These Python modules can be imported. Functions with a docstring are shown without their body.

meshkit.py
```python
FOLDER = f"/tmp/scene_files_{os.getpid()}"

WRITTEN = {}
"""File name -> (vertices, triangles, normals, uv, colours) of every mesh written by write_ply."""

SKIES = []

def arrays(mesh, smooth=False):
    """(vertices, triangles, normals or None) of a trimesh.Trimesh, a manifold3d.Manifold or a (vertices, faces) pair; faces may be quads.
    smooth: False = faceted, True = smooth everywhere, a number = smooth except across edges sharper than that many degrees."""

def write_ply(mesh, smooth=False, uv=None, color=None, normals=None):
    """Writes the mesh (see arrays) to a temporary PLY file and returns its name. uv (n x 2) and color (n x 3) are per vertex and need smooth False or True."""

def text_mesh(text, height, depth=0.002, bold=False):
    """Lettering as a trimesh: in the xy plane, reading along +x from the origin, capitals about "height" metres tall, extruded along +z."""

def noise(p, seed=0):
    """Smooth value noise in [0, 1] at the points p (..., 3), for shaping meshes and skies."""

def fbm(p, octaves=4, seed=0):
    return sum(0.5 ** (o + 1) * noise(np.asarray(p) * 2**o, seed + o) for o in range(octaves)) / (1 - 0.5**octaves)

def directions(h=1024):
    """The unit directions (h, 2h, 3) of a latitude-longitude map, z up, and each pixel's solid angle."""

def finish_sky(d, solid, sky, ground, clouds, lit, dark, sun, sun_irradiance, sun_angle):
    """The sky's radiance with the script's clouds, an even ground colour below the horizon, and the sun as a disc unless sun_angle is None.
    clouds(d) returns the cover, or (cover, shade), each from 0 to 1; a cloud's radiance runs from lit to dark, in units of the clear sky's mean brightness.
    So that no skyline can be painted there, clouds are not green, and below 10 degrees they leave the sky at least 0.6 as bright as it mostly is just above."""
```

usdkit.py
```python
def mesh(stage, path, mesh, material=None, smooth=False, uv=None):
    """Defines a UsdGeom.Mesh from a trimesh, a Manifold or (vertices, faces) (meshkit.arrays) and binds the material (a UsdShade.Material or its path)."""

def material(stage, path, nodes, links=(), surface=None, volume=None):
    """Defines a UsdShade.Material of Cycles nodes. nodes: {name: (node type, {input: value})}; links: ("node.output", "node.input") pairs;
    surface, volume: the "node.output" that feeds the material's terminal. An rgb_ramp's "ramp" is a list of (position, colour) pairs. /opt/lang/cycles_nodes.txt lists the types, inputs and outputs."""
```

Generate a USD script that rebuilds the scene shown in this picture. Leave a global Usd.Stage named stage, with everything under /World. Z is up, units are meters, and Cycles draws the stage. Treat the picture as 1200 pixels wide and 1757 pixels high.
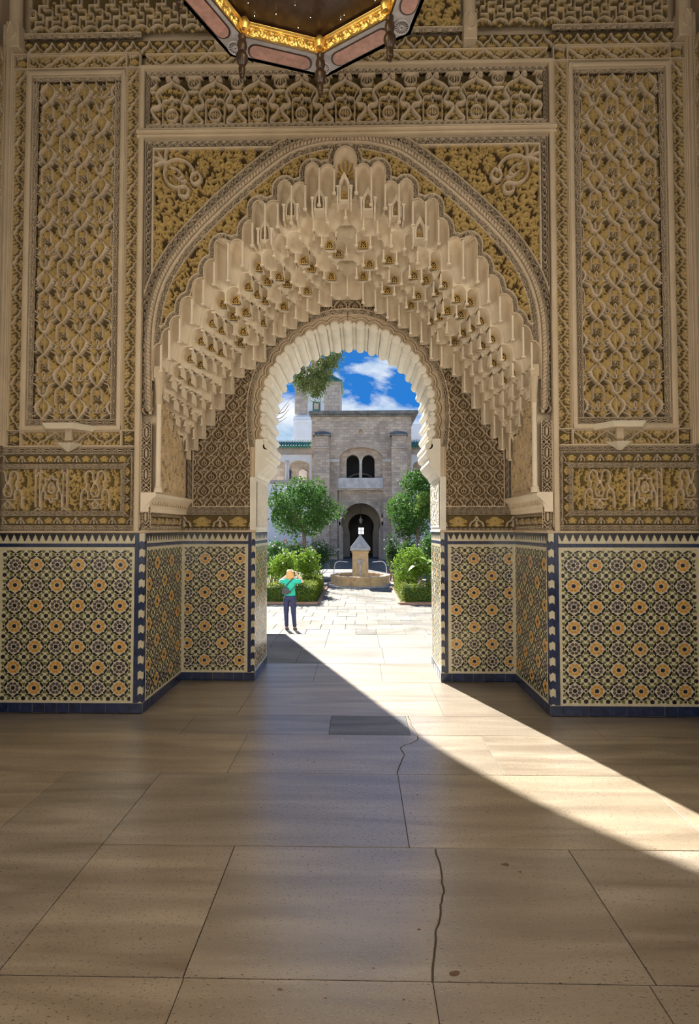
import math, numpy as np, trimesh, manifold3d, usdkit, meshkit
from scipy.spatial import cKDTree
from shapely import geometry as sg, ops as so, affinity as sa
from pxr import Usd, UsdGeom, UsdLux, UsdShade, Gf, Sdf, Vt

stage = Usd.Stage.CreateInMemory()
UsdGeom.SetStageUpAxis(stage, 'Z')
UsdGeom.Xform.Define(stage, '/World')
PI = math.pi

# ------------------------------------------------------------------ camera
CAM = np.array([0.125, 0.0, 1.6]); YAW, PITCH, FPX = math.radians(1.08), math.radians(1.88), 900.0
cam = UsdGeom.Camera.Define(stage, '/World/camera')
cam.CreateHorizontalApertureAttr(24.0); cam.CreateFocalLengthAttr(18.0)
cam.CreateClippingRangeAttr(Gf.Vec2f(0.05, 2000.0))
cam.CreateExposureAttr(0.08)
_fw = np.array([-math.sin(YAW) * math.cos(PITCH), math.cos(YAW) * math.cos(PITCH), math.sin(PITCH)])
_rt = np.array([math.cos(YAW), math.sin(YAW), 0.0]); _up = np.cross(_rt, _fw)
cam.AddTransformOp().Set(Gf.Matrix4d(*_rt, 0, *_up, 0, *(-_fw), 0, *CAM, 1))


def at(px, py, Y):
    """The point at distance Y in front of the camera that the photograph shows at pixel px, py."""
    d = _fw + _rt * (px - 600.0) / FPX - _up * (py - 878.5) / FPX
    return CAM + d * (Y / d[1])


# ------------------------------------------------------------------ sky, sun, added fill lights behind the viewer
usdkit.material(stage, '/World/Looks/sky_with_clouds', {
    'tc': ('texture_coordinate', {}), 'sx': ('separate_xyz', {}),
    'blue': ('rgb_ramp', {'ramp': [(0, (.30, .50, .78)), (.08, (.16, .40, .78)), (.22, (.025, .22, .70)), (.5, (.04, .19, .58)), (1, (.03, .13, .45))]}),
    'mp': ('mapping', {'scale': (1.0, 1.0, 2.1), 'location': (.30, .0, .33)}),
    'n1': ('noise_texture', {'scale': 6.2, 'detail': 10.0, 'roughness': .58, 'distortion': .25}),
    'cov': ('rgb_ramp', {'ramp': [(.45, (0, 0, 0)), (.54, (.8, .8, .8)), (.62, (1, 1, 1))]}),
    'n2': ('noise_texture', {'scale': 9.0, 'detail': 7.0, 'roughness': .6}),
    'tone': ('rgb_ramp', {'ramp': [(.32, (.34, .56, .80)), (.5, (.70, .82, .95)), (.66, (1.05, 1.07, 1.1))]}),
    'low': ('math', {'math_type': 'multiply_add', 'value2': -1.0, 'value3': .27}), 'cl': ('clamp', {'min': -.10, 'max': .12}), 'sum': ('math', {'math_type': 'add'}),
    'mix': ('mix', {}), 'bg': ('background_shader', {'strength': .92})},
    [('tc.generated', 'sx.vector'), ('sx.z', 'blue.fac'), ('tc.generated', 'mp.vector'), ('mp.vector', 'n1.vector'), ('sx.z', 'low.value1'), ('low.value', 'cl.value'), ('n1.fac', 'sum.value1'), ('cl.result', 'sum.value2'), ('sum.value', 'cov.fac'),
     ('mp.vector', 'n2.vector'), ('n2.fac', 'tone.fac'), ('cov.color', 'mix.fac'), ('blue.color', 'mix.color1'), ('tone.color', 'mix.color2'), ('mix.color', 'bg.color')],
    surface='bg.background')
sky = UsdLux.DomeLight.Define(stage, '/World/sky'); sky.CreateIntensityAttr(1.0)
UsdShade.MaterialBindingAPI.Apply(sky.GetPrim()).Bind(UsdShade.Material.Get(stage, '/World/Looks/sky_with_clouds'))
SUN = np.array([0.38, -0.925, -0.70]); SUN /= np.linalg.norm(SUN)


def aim(prim, pos, direction):
    d = np.asarray(direction, float); d /= np.linalg.norm(d)
    r = np.cross(d, [0, 0, 1.0]); r /= np.linalg.norm(r); u = np.cross(r, d)
    UsdGeom.Xformable(prim).AddTransformOp().Set(Gf.Matrix4d(*r, 0, *u, 0, *(-d), 0, *map(float, pos), 1))


sun = UsdLux.DistantLight.Define(stage, '/World/sun'); sun.CreateIntensityAttr(4.7); sun.CreateNormalizeAttr(True); sun.CreateAngleAttr(0.6)
sun.CreateColorAttr(Gf.Vec3f(1.0, .95, .86)); aim(sun, (0, 0, 0), SUN)


def rect_light(name, pos, direction, w, h, inten, col):
    l = UsdLux.RectLight.Define(stage, '/World/' + name); l.CreateWidthAttr(w); l.CreateHeightAttr(h)
    l.CreateIntensityAttr(inten); l.CreateColorAttr(Gf.Vec3f(*col)); aim(l, pos, direction)


# added fill lights in made-up openings behind the viewer (in wall_back, wall_left, wall_right)
rect_light('daylight_back', (0, -4.30, 1.65), (0, 1, 0.0), 4.4, 2.6, 3.6, (1.0, .88, .70))
rect_light('daylight_left', (-3.26, 1.3, 2.6), (1, 0.3, 0.0), 2.0, 1.6, 4.8, (1.0, .88, .70))
rect_light('daylight_right', (3.26, 1.3, 2.6), (-1, 0.3, 0.0), 2.0, 1.6, 6.6, (1.0, .88, .70))

# ------------------------------------------------------------------ helpers
_used = {}


def path_of(name, parent=None):
    base = (parent.GetPath().pathString if parent is not None else '/World') + '/' + name
    k = _used.get(base, -1) + 1
    _used[base] = k
    return base if k == 0 else f'{base}_{k:03d}'


def tag(p, label=None, cat=None, group=None, kind=None):
    p = p.GetPrim() if hasattr(p, 'GetPrim') else p
    for k, v in (('label', label), ('category', cat), ('group', group), ('kind', kind)):
        if v:
            p.SetCustomDataByKey(k, v)
    return p


def xf(name, loc=(0, 0, 0), parent=None, label=None, cat=None, group=None, kind=None, rotz=0):
    x = UsdGeom.Xform.Define(stage, path_of(name, parent))
    x.AddTranslateOp().Set(Gf.Vec3d(*map(float, loc)))
    if rotz:
        x.AddRotateZOp().Set(float(rotz))
    return tag(x, label, cat, group, kind)


def put(name, mesh, mat, parent=None, smooth=False, label=None, cat=None, group=None, kind=None, pig=None):
    m = usdkit.mesh(stage, path_of(name, parent), mesh, M[mat] if isinstance(mat, str) else mat, smooth=smooth)
    if pig is not None:
        UsdGeom.PrimvarsAPI(m).CreatePrimvar('pig', Sdf.ValueTypeNames.Color3fArray, 'vertex').Set(Vt.Vec3fArray.FromNumpy(np.asarray(pig, np.float32)))
    return tag(m, label, cat, group, kind)


def copy_of(src, name, loc, rotz=0, label=None, cat=None, group=None, scale=None):
    x = UsdGeom.Xform.Define(stage, path_of(name))
    x.AddTranslateOp().Set(Gf.Vec3d(*map(float, loc)))
    if rotz:
        x.AddRotateZOp().Set(float(rotz))
    if scale:
        x.AddScaleOp().Set(Gf.Vec3f(*scale))
    p = x.GetPrim(); p.GetReferences().AddInternalReference(src.GetPath()); p.SetInstanceable(True)
    return tag(p, label, cat, group)


class MB:
    """Collects pieces into one mesh."""
    def __init__(self): self.v, self.f, self.n = [], [], 0
    def add(self, v, f):
        v = np.asarray(v, float); f = np.asarray(f, int)
        self.v.append(v); self.f.append(f + self.n); self.n += len(v); return self
    def tm(self, m, T=None):
        v = np.asarray(m.vertices)
        if T is not None:
            v = v @ T[:3, :3].T + T[:3, 3]
        return self.add(v, m.faces)
    def box(self, x0, x1, y0, y1, z0, z1):
        v = [(x, y, z) for x in (x0, x1) for y in (y0, y1) for z in (z0, z1)]
        return self.add(v, [(0, 1, 3), (0, 3, 2), (4, 6, 7), (4, 7, 5), (0, 4, 5), (0, 5, 1), (2, 3, 7), (2, 7, 6), (0, 2, 6), (0, 6, 4), (1, 5, 7), (1, 7, 3)])
    def rbox(self, x0, x1, y0, y1, z0, z1, b):
        return self.tm(bevel_box(x0, x1, y0, y1, z0, z1, b))
    def get(self): return np.vstack(self.v), np.vstack(self.f)


def bevel_box(x0, x1, y0, y1, z0, z1, b):
    P = []
    for x, sx in ((x0, 1), (x1, -1)):
        for y, sy in ((y0, 1), (y1, -1)):
            for z, sz in ((z0, 1), (z1, -1)):
                P += [(x + sx * b, y + sy * b, z), (x + sx * b, y, z + sz * b), (x, y + sy * b, z + sz * b)]
    return trimesh.convex.convex_hull(np.array(P))


def lathe(prof, n=24, loc=(0, 0, 0)):
    prof = np.asarray(prof, float); a = np.arange(n) / n * 2 * PI
    v = np.stack([np.outer(prof[:, 0], np.cos(a)), np.outer(prof[:, 0], np.sin(a)), np.repeat(prof[:, 1:2], n, 1)], -1).reshape(-1, 3) + loc
    f = []
    for i in range(len(prof) - 1):
        for j in range(n):
            a0, a1, b0, b1 = i * n + j, i * n + (j + 1) % n, (i + 1) * n + j, (i + 1) * n + (j + 1) % n
            f += [(a0, a1, b1), (a0, b1, b0)]
    return trimesh.Trimesh(v, f, process=False)


def tube(pts, r, n=8, caps=True):
    pts = np.asarray(pts, float); r = np.broadcast_to(np.asarray(r, float), len(pts))
    t = np.gradient(pts, axis=0); t /= np.linalg.norm(t, axis=1, keepdims=True) + 1e-12
    ref = np.array([0, 0, 1.0]) if abs(t[0, 2]) < .9 else np.array([1.0, 0, 0])
    V = []
    s = np.cross(t[0], ref); s /= np.linalg.norm(s)
    for i in range(len(pts)):
        s = s - t[i] * (s @ t[i]); s /= np.linalg.norm(s); b = np.cross(t[i], s)
        a = np.arange(n) / n * 2 * PI
        V.append(pts[i] + r[i] * (np.outer(np.cos(a), s) + np.outer(np.sin(a), b)))
    V = np.vstack(V); f = []
    for i in range(len(pts) - 1):
        for j in range(n):
            a0, a1, b0, b1 = i * n + j, i * n + (j + 1) % n, (i + 1) * n + j, (i + 1) * n + (j + 1) % n
            f += [(a0, a1, b1), (a0, b1, b0)]
    if caps:
        k = len(V); V = np.vstack([V, pts[:1], pts[-1:]]); e = (len(pts) - 1) * n
        f += [(k, (j + 1) % n, j) for j in range(n)] + [(k + 1, e + j, e + (j + 1) % n) for j in range(n)]
    return trimesh.Trimesh(V, f, process=False)


def extr(poly, h):
    """Extrudes a shapely polygon along +z from 0 to h."""
    gs = [g for g in getattr(poly, 'geoms', [poly]) if g.geom_type == 'Polygon' and g.area > 1e-7]
    return trimesh.util.concatenate([trimesh.creation.extrude_polygon(g, h, engine='earcut') for g in gs])


class Plane:
    """A wall face: u along U, v up, h out along N."""
    def __init__(self, O, U, N):
        self.O, self.U, self.N = (np.asarray(a, float) for a in (O, U, N))
        self.flip = np.cross(self.U, [0, 0, 1.0]) @ self.N < 0
    def p(self, u, v, h):
        u, v, h = np.broadcast_arrays(u, v, h)
        return self.O + u[..., None] * self.U + v[..., None] * np.array([0, 0, 1.0]) + h[..., None] * self.N
    def mesh(self, m, h0=0.0):
        """A trimesh whose x, y are u, v and whose z is height."""
        f = np.asarray(m.faces); V = np.asarray(m.vertices)
        return self.p(V[:, 0], V[:, 1], V[:, 2] + h0), (f[:, ::-1] if self.flip else f)


def spline(pts, n=12, closed=False):
    """Catmull-Rom through the points."""
    p = np.asarray(pts, float)
    p = np.vstack([p[-1], p, p[0], p[1]]) if closed else np.vstack([2 * p[0] - p[1], p, 2 * p[-1] - p[-2]])
    t = np.linspace(0, 1, n, endpoint=False)[:, None]; out = []
    for i in range(1, len(p) - 2):
        a, b, c, d = p[i - 1:i + 3]
        out.append(.5 * (2 * b + (c - a) * t + (2 * a - 5 * b + 4 * c - d) * t ** 2 + (3 * b - a - 3 * c + d) * t ** 3))
    out.append(p[-2:-1])
    return np.vstack(out)


def line(pts, step=.002):
    p = np.asarray(pts, float); out = []
    for a, b in zip(p[:-1], p[1:]):
        k = max(2, int(np.linalg.norm(b - a) / step)); out.append(a + (b - a) * np.linspace(0, 1, k)[:, None])
    return np.vstack(out)


def dense(p, step=.0015):
    return line(p, step)


# ------------------------------------------------------------------ materials
M = {}
CREAM, OCHRE, EARTH_SHADE = np.array([.63, .51, .365]), np.array([.50, .355, .135]), np.array([.085, .052, .024])  # the last is ground paint darkened to imitate shade in carved recesses
BARE = np.array([.66, .53, .375])                       # slightly lighter plaster inside the niche


def simple(name, col, rough=.6, var=.12, scale=8, bump=.0, bscale=60, spec=.5, **kw):
    nodes = {'g': ('geometry', {}), 'n': ('noise_texture', {'scale': scale, 'detail': 5.0}),
             'r': ('rgb_ramp', {'ramp': [(.3, np.array(col) * (1 - var)), (.7, np.clip(np.array(col) * (1 + var), 0, 1))]}),
             'p': ('principled_bsdf', {'roughness': rough, 'specular_ior_level': spec, **kw})}
    links = [('g.position', 'n.vector'), ('n.fac', 'r.fac'), ('r.color', 'p.base_color')]
    if bump:
        nodes |= {'bn': ('noise_texture', {'scale': bscale, 'detail': 4.0}), 'b': ('bump', {'strength': .5, 'distance': bump})}
        links += [('g.position', 'bn.vector'), ('bn.fac', 'b.height'), ('b.normal', 'p.normal')]
    M[name] = usdkit.material(stage, '/World/Looks/' + name, nodes, links, surface='p.BSDF')


# carved stucco: the pigment of each vertex (bare plaster, ochre, earth ground darkened for shade) with a little mottling
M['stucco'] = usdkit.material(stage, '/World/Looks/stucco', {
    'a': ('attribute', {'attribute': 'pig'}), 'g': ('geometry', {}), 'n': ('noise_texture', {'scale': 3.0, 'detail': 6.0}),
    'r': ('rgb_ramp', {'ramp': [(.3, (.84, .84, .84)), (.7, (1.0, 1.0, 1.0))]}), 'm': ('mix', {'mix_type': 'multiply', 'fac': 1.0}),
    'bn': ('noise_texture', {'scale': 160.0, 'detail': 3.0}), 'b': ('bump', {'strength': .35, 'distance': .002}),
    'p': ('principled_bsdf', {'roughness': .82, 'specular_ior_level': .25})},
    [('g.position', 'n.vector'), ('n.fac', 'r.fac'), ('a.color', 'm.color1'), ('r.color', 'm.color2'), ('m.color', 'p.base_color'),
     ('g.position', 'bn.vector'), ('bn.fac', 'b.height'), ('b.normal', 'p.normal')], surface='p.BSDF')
simple('plaster', (.60, .485, .34), .75, .08, 4, .002, 90, .3)
simple('pale_plaster', (.80, .69, .53), .75, .06, 4, .002, 90, .3)
simple('white_stucco', (.78, .74, .64), .75, .06, 6, .002, 90, .3)
simple('tile_cream', (.57, .51, .35), .18, .10, 30, ior=1.65)
simple('tile_black', (.012, .009, .011), .15, .3, 30, ior=1.65)
simple('tile_blue', (.012, .022, .065), .14, .5, 14, ior=1.65)
simple('tile_orange', (.56, .26, .035), .18, .25, 34, ior=1.65)
simple('tile_plum', (.085, .065, .075), .18, .3, 30, ior=1.65)
simple('tile_green', (.13, .14, .035), .18, .35, 40, ior=1.65)
simple('tile_white', (.64, .58, .43), .18, .06, 30, ior=1.65)
simple('grout', (.35, .30, .22), .9, .1, 30)
simple('dark_wood', (.030, .015, .008), .35, .4, 20, .002, 40)
simple('gold', (.75, .52, .16), .32, .15, 30, .002, 60, metallic=.85)
simple('painted_grey', (.36, .33, .33), .5, .12, 20)
simple('painted_rose', (.40, .22, .18), .5, .2, 40)
simple('pavilion_plaster', (.52, .42, .32), .85, .2, .8)
simple('white_wall', (.74, .77, .80), .8, .05, 1)
simple('weathered_white', (.62, .57, .52), .8, .25, 1.5)
simple('green_roof', (.02, .17, .13), .3, .3, 6)
simple('dark_stain', (.20, .19, .17), .9, .4, 2)
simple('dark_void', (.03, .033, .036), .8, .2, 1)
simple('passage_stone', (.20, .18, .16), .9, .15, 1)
simple('soil', (.16, .10, .06), .95, .3, 5)
simple('bark', (.20, .15, .10), .9, .3, 10)
simple('fountain_stone', (.60, .40, .20), .7, .2, 5, .004, 30)
simple('fountain_cap', (.42, .39, .36), .8, .25, 5, .004, 30)
simple('skin', (.66, .40, .28), .5, .05, 10)
simple('shirt', (.02, .42, .28), .8, .08, 12)
simple('trousers', (.022, .026, .075), .8, .2, 30)
simple('hair', (.58, .31, .10), .5, .35, 40)
simple('hair_sunlit', (.80, .60, .34), .5, .2, 40)  # hair colour lightened to paint the sun on the crown
simple('shoe', (.10, .05, .035), .6, .2, 20)
simple('bag', (.05, .05, .052), .7, .3, 30)
simple('camera_black', (.02, .02, .02), .4, .1, 20)
simple('rose_red', (.65, .05, .10), .6, .2, 20)
simple('rose_white', (.80, .72, .68), .6, .1, 20)
simple('metal', (.12, .12, .12), .4, .2, 20, metallic=.8)
simple('orange_curb', (.34, .19, .11), .85, .2, 4)
simple('roof_plaster', (.55, .44, .31), .85, .06, 2)


def leaf_mat(name, c1, c2, tr=.35):
    M[name] = usdkit.material(stage, '/World/Looks/' + name, {
        'g': ('geometry', {}), 'r': ('rgb_ramp', {'ramp': [(0, c1), (1, c2)]}), 'p': ('principled_bsdf', {'roughness': .6, 'specular_ior_level': .2}),
        't': ('translucent_bsdf', {}), 'm': ('mix_closure', {'fac': tr})},
        [('g.random_per_island', 'r.fac'), ('r.color', 'p.base_color'), ('r.color', 't.color'), ('p.BSDF', 'm.closure1'), ('t.BSDF', 'm.closure2')], surface='m.closure')


leaf_mat('leaf_tree', (.07, .16, .03), (.30, .42, .11))
leaf_mat('leaf_rose', (.18, .30, .03), (.62, .66, .16))
leaf_mat('leaf_hedge', (.15, .20, .02), (.42, .45, .08))
leaf_mat('leaf_pine', (.08, .11, .035), (.34, .30, .12))
leaf_mat('leaf_dark', (.05, .11, .03), (.16, .26, .08))
leaf_mat('leaf_yellow', (.24, .36, .07), (.60, .60, .18))
M['water'] = usdkit.material(stage, '/World/Looks/water', {'p': ('principled_bsdf', {'base_color': (.9, .95, 1.0), 'roughness': .08, 'transmission_weight': .6, 'ior': 1.33})}, [], surface='p.BSDF')
M['frosted_glass'] = usdkit.material(stage, '/World/Looks/frosted_glass', {
    'd': ('translucent_bsdf', {'color': (.92, .84, .66)}), 's': ('diffuse_bsdf', {'color': (.85, .76, .58)}), 'm1': ('mix_closure', {'fac': .5}),
    't': ('transparent_bsdf', {}), 'm2': ('mix_closure', {'fac': .10})},
    [('d.BSDF', 'm1.closure1'), ('s.BSDF', 'm1.closure2'), ('t.BSDF', 'm2.closure1'), ('m1.closure', 'm2.closure2')], surface='m2.closure')
M['frosted_band'] = usdkit.material(stage, '/World/Looks/frosted_band', {
    's': ('diffuse_bsdf', {'color': (.90, .82, .64)}), 't': ('transparent_bsdf', {}), 'm2': ('mix_closure', {'fac': .5})},
    [('t.BSDF', 'm2.closure1'), ('s.BSDF', 'm2.closure2')], surface='m2.closure')
for nm, col, st in (('bulb', (1.0, .72, .34), 18.0), ('spark', (1.0, .92, .75), 6.0), ('window_glow', (.9, .97, 1.0), 1.1)):
    M[nm] = usdkit.material(stage, '/World/Looks/' + nm, {'e': ('emission', {'color': col, 'strength': st})}, [], surface='e.emission')  # unseen arch, added to shape the sunbeam's edge on the hall floor


def stone(name, c_lo, c_hi, band, rot, rough=.30, spec=.5, pits=1.0, bandscale=(.6, 5, 1), ior=1.5):
    """Cut travertine: bands along one axis, pits, a slab's own tone."""
    M[name] = usdkit.material(stage, '/World/Looks/' + name, {
        'g': ('geometry', {}), 'mp': ('mapping', {'rotation': (0, 0, rot), 'scale': bandscale}),
        'n': ('noise_texture', {'scale': band, 'detail': 5.0, 'roughness': .5, 'distortion': .5}),
        'r': ('rgb_ramp', {'ramp': [(.30, c_lo), (.52, tuple((a + b) / 2 for a, b in zip(c_lo, c_hi))), (.70, c_hi)]}),
        'oi': ('object_info', {}), 'tr': ('rgb_ramp', {'ramp': [(0, (.78, .78, .80)), (.5, (.95, .92, .86)), (1, (1.08, 1.04, .98))]}),
        'm': ('mix', {'mix_type': 'multiply', 'fac': 1.0}),
        'n3': ('noise_texture', {'scale': 170.0, 'detail': 3.0}), 'sp': ('rgb_ramp', {'ramp': [(.30, (.66, .62, .58)), (.42, (.96, .96, .96)), (.58, (1, 1, 1)), (.72, (1.14, 1.14, 1.14))]}),
        'm3': ('mix', {'mix_type': 'multiply', 'fac': 1.0}),
        'mp2': ('mapping', {'rotation': (0, 0, rot), 'scale': (1, 2.2, 1)}),
        'v': ('noise_texture', {'scale': 62.0, 'detail': 3.0, 'roughness': .6}), 'pr': ('rgb_ramp', {'ramp': [(.365, (0, 0, 0)), (.395, (1, 1, 1))]}),
        'pc': ('rgb_ramp', {'ramp': [(0, (.30, .25, .20)), (1, (1, 1, 1))]}),
        'm2': ('mix', {'mix_type': 'multiply', 'fac': pits}),
        'bn': ('noise_texture', {'scale': 22.0, 'detail': 5.0}), 'ad': ('math', {'math_type': 'multiply_add', 'value2': .55}),
        'b': ('bump', {'strength': .55, 'distance': .003}), 'p': ('principled_bsdf', {'roughness': rough, 'specular_ior_level': spec, 'ior': ior})},
        [('g.position', 'mp.vector'), ('mp.vector', 'n.vector'), ('n.fac', 'r.fac'), ('oi.random', 'tr.fac'), ('r.color', 'm.color1'), ('tr.color', 'm.color2'),
         ('g.position', 'n3.vector'), ('n3.fac', 'sp.fac'), ('m.color', 'm3.color1'), ('sp.color', 'm3.color2'),
         ('g.position', 'mp2.vector'), ('mp2.vector', 'v.vector'), ('v.fac', 'pr.fac'), ('pr.color', 'pc.fac'), ('m3.color', 'm2.color1'), ('pc.color', 'm2.color2'), ('m2.color', 'p.base_color'),
         ('g.position', 'bn.vector'), ('bn.fac', 'ad.value1'), ('pr.color', 'ad.value3'), ('ad.value', 'b.height'), ('b.normal', 'p.normal')], surface='p.BSDF')


stone('travertine', (.25, .205, .152), (.46, .39, .30), 1.6, 0, .29, .5, ior=2.8)
stone('travertine_along', (.19, .145, .10), (.50, .43, .34), 1.6, PI / 2, .29, .5, ior=2.8)
stone('dark_slab', (.11, .11, .11), (.27, .27, .26), 2.0, 0, .35, .5)
stone('paving', (.15, .142, .125), (.31, .295, .265), .9, 0, .85, .2, .7, (1, 1.5, 1))
stone('terrace_stone', (.20, .195, .185), (.31, .305, .29), .8, 0, .8, .15, .6, (1, 3, 1))


def ashlar(name, c1, c2, mortar, w, h, bumpd=.02):
    """Far-off coursed stone on faces that stand upright."""
    M[name] = usdkit.material(stage, '/World/Looks/' + name, {
        'g': ('geometry', {}), 's': ('separate_xyz', {}), 'ad': ('math', {'math_type': 'add'}), 'c': ('combine_xyz', {}),
        'br': ('brick_texture', {'scale': 1.0, 'brick_width': w, 'row_height': h, 'mortar_size': .022, 'mortar_smooth': .3, 'color1': c1, 'color2': c2, 'mortar': mortar}),
        'n': ('noise_texture', {'scale': .8, 'detail': 7.0, 'roughness': .65}), 'r': ('rgb_ramp', {'ramp': [(.3, (.66, .66, .68)), (.65, (1.08, 1.06, 1.04))]}), 'm': ('mix', {'mix_type': 'multiply', 'fac': 1.0}),
        'b': ('bump', {'strength': .6, 'distance': bumpd, 'invert': True}), 'p': ('principled_bsdf', {'roughness': .9, 'specular_ior_level': .2})},
        [('g.position', 's.vector'), ('s.x', 'ad.value1'), ('s.y', 'ad.value2'), ('ad.value', 'c.x'), ('s.z', 'c.y'), ('c.vector', 'br.vector'),
         ('g.position', 'n.vector'), ('n.fac', 'r.fac'), ('br.color', 'm.color1'), ('r.color', 'm.color2'), ('m.color', 'p.base_color'), ('br.fac', 'b.height'), ('b.normal', 'p.normal')], surface='p.BSDF')


ashlar('pavilion_stone', (.52, .40, .30), (.74, .60, .46), (.50, .42, .34), .50, .24)
ashlar('tower_stone', (.44, .38, .32), (.56, .49, .41), (.36, .32, .28), .8, .45)


# ------------------------------------------------------------------ carved patterns
class Motif:
    """A repeat of carved strokes; sample() gives height 0..1 and pigment anywhere on the wall."""
    def __init__(s, pu, pv, half=False, res=.0022, ground=EARTH_SHADE, gh=0.0):
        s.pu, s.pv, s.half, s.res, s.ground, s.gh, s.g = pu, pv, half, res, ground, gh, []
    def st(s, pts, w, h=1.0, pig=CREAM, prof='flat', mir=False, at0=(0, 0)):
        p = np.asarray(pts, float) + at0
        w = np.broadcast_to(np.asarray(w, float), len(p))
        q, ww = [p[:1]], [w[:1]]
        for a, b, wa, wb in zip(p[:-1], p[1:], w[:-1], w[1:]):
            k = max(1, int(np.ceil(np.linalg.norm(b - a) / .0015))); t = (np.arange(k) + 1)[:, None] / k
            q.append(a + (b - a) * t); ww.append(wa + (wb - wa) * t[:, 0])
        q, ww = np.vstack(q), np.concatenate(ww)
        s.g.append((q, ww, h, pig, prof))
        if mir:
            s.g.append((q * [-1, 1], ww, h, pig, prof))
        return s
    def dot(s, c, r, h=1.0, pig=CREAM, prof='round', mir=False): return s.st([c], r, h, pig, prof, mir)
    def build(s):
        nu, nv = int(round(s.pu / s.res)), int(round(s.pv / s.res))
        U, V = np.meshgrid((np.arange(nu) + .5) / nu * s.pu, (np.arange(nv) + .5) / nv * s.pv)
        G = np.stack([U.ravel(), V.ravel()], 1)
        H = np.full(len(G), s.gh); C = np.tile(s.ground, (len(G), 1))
        offs = [(i * s.pu, j * s.pv) for i in (-1, 0, 1) for j in (-1, 0, 1)]
        if s.half:
            offs += [((i + .5) * s.pu, (j + .5) * s.pv) for i in (-2, -1, 0, 1) for j in (-2, -1, 0, 1)]
        for q, w, h, pig, prof in s.g:
            P = np.vstack([q + o for o in offs]); W = np.tile(w, len(offs)); mw = w.max()
            k = (P > -mw).all(1) & (P[:, 0] < s.pu + mw) & (P[:, 1] < s.pv + mw)
            if not k.any():
                continue
            P, W = P[k], W[k]
            d, i = cKDTree(P).query(G, k=min(6 if np.ptp(w) > 0 else 1, len(P)), distance_upper_bound=mw)
            d, i = d.reshape(len(G), -1), i.reshape(len(G), -1)
            ok = i < len(P)
            t = np.where(ok, 1 - d / W[np.minimum(i, len(P) - 1)], -1).max(1)
            on = t > 0
            if h == 0:
                H[on] = 0; C[on] = pig; continue
            hh = h * (np.minimum(1, t / .34) ** .8 if prof == 'flat' else np.sqrt(np.maximum(0, 1 - (1 - np.maximum(t, 0)) ** 2)))
            up = on & (hh > H)
            H[up] = hh[up]; C[up] = pig
        s.H, s.C, s.nu, s.nv = H.reshape(nv, nu), C.reshape(nv, nu, 3), nu, nv
        return s
    def sample(s, U, V):
        x = np.mod(U / s.pu, 1) * s.nu - .5; y = np.mod(V / s.pv, 1) * s.nv - .5
        i, j = np.floor(x).astype(int), np.floor(y).astype(int); fx, fy = x - i, y - j
        i0, i1, j0, j1 = i % s.nu, (i + 1) % s.nu, j % s.nv, (j + 1) % s.nv
        w = [(j0, i0, (1 - fx) * (1 - fy)), (j0, i1, fx * (1 - fy)), (j1, i0, (1 - fx) * fy), (j1, i1, fx * fy)]
        return sum(s.H[a, b] * c for a, b, c in w), sum(s.C[a, b] * c[..., None] for a, b, c in w)


def circ(c, r, a0=0, a1=360, n=24):
    a = np.radians(np.linspace(a0, a1, n)); return np.stack([c[0] + r * np.cos(a), c[1] + r * np.sin(a)], 1)


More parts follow.
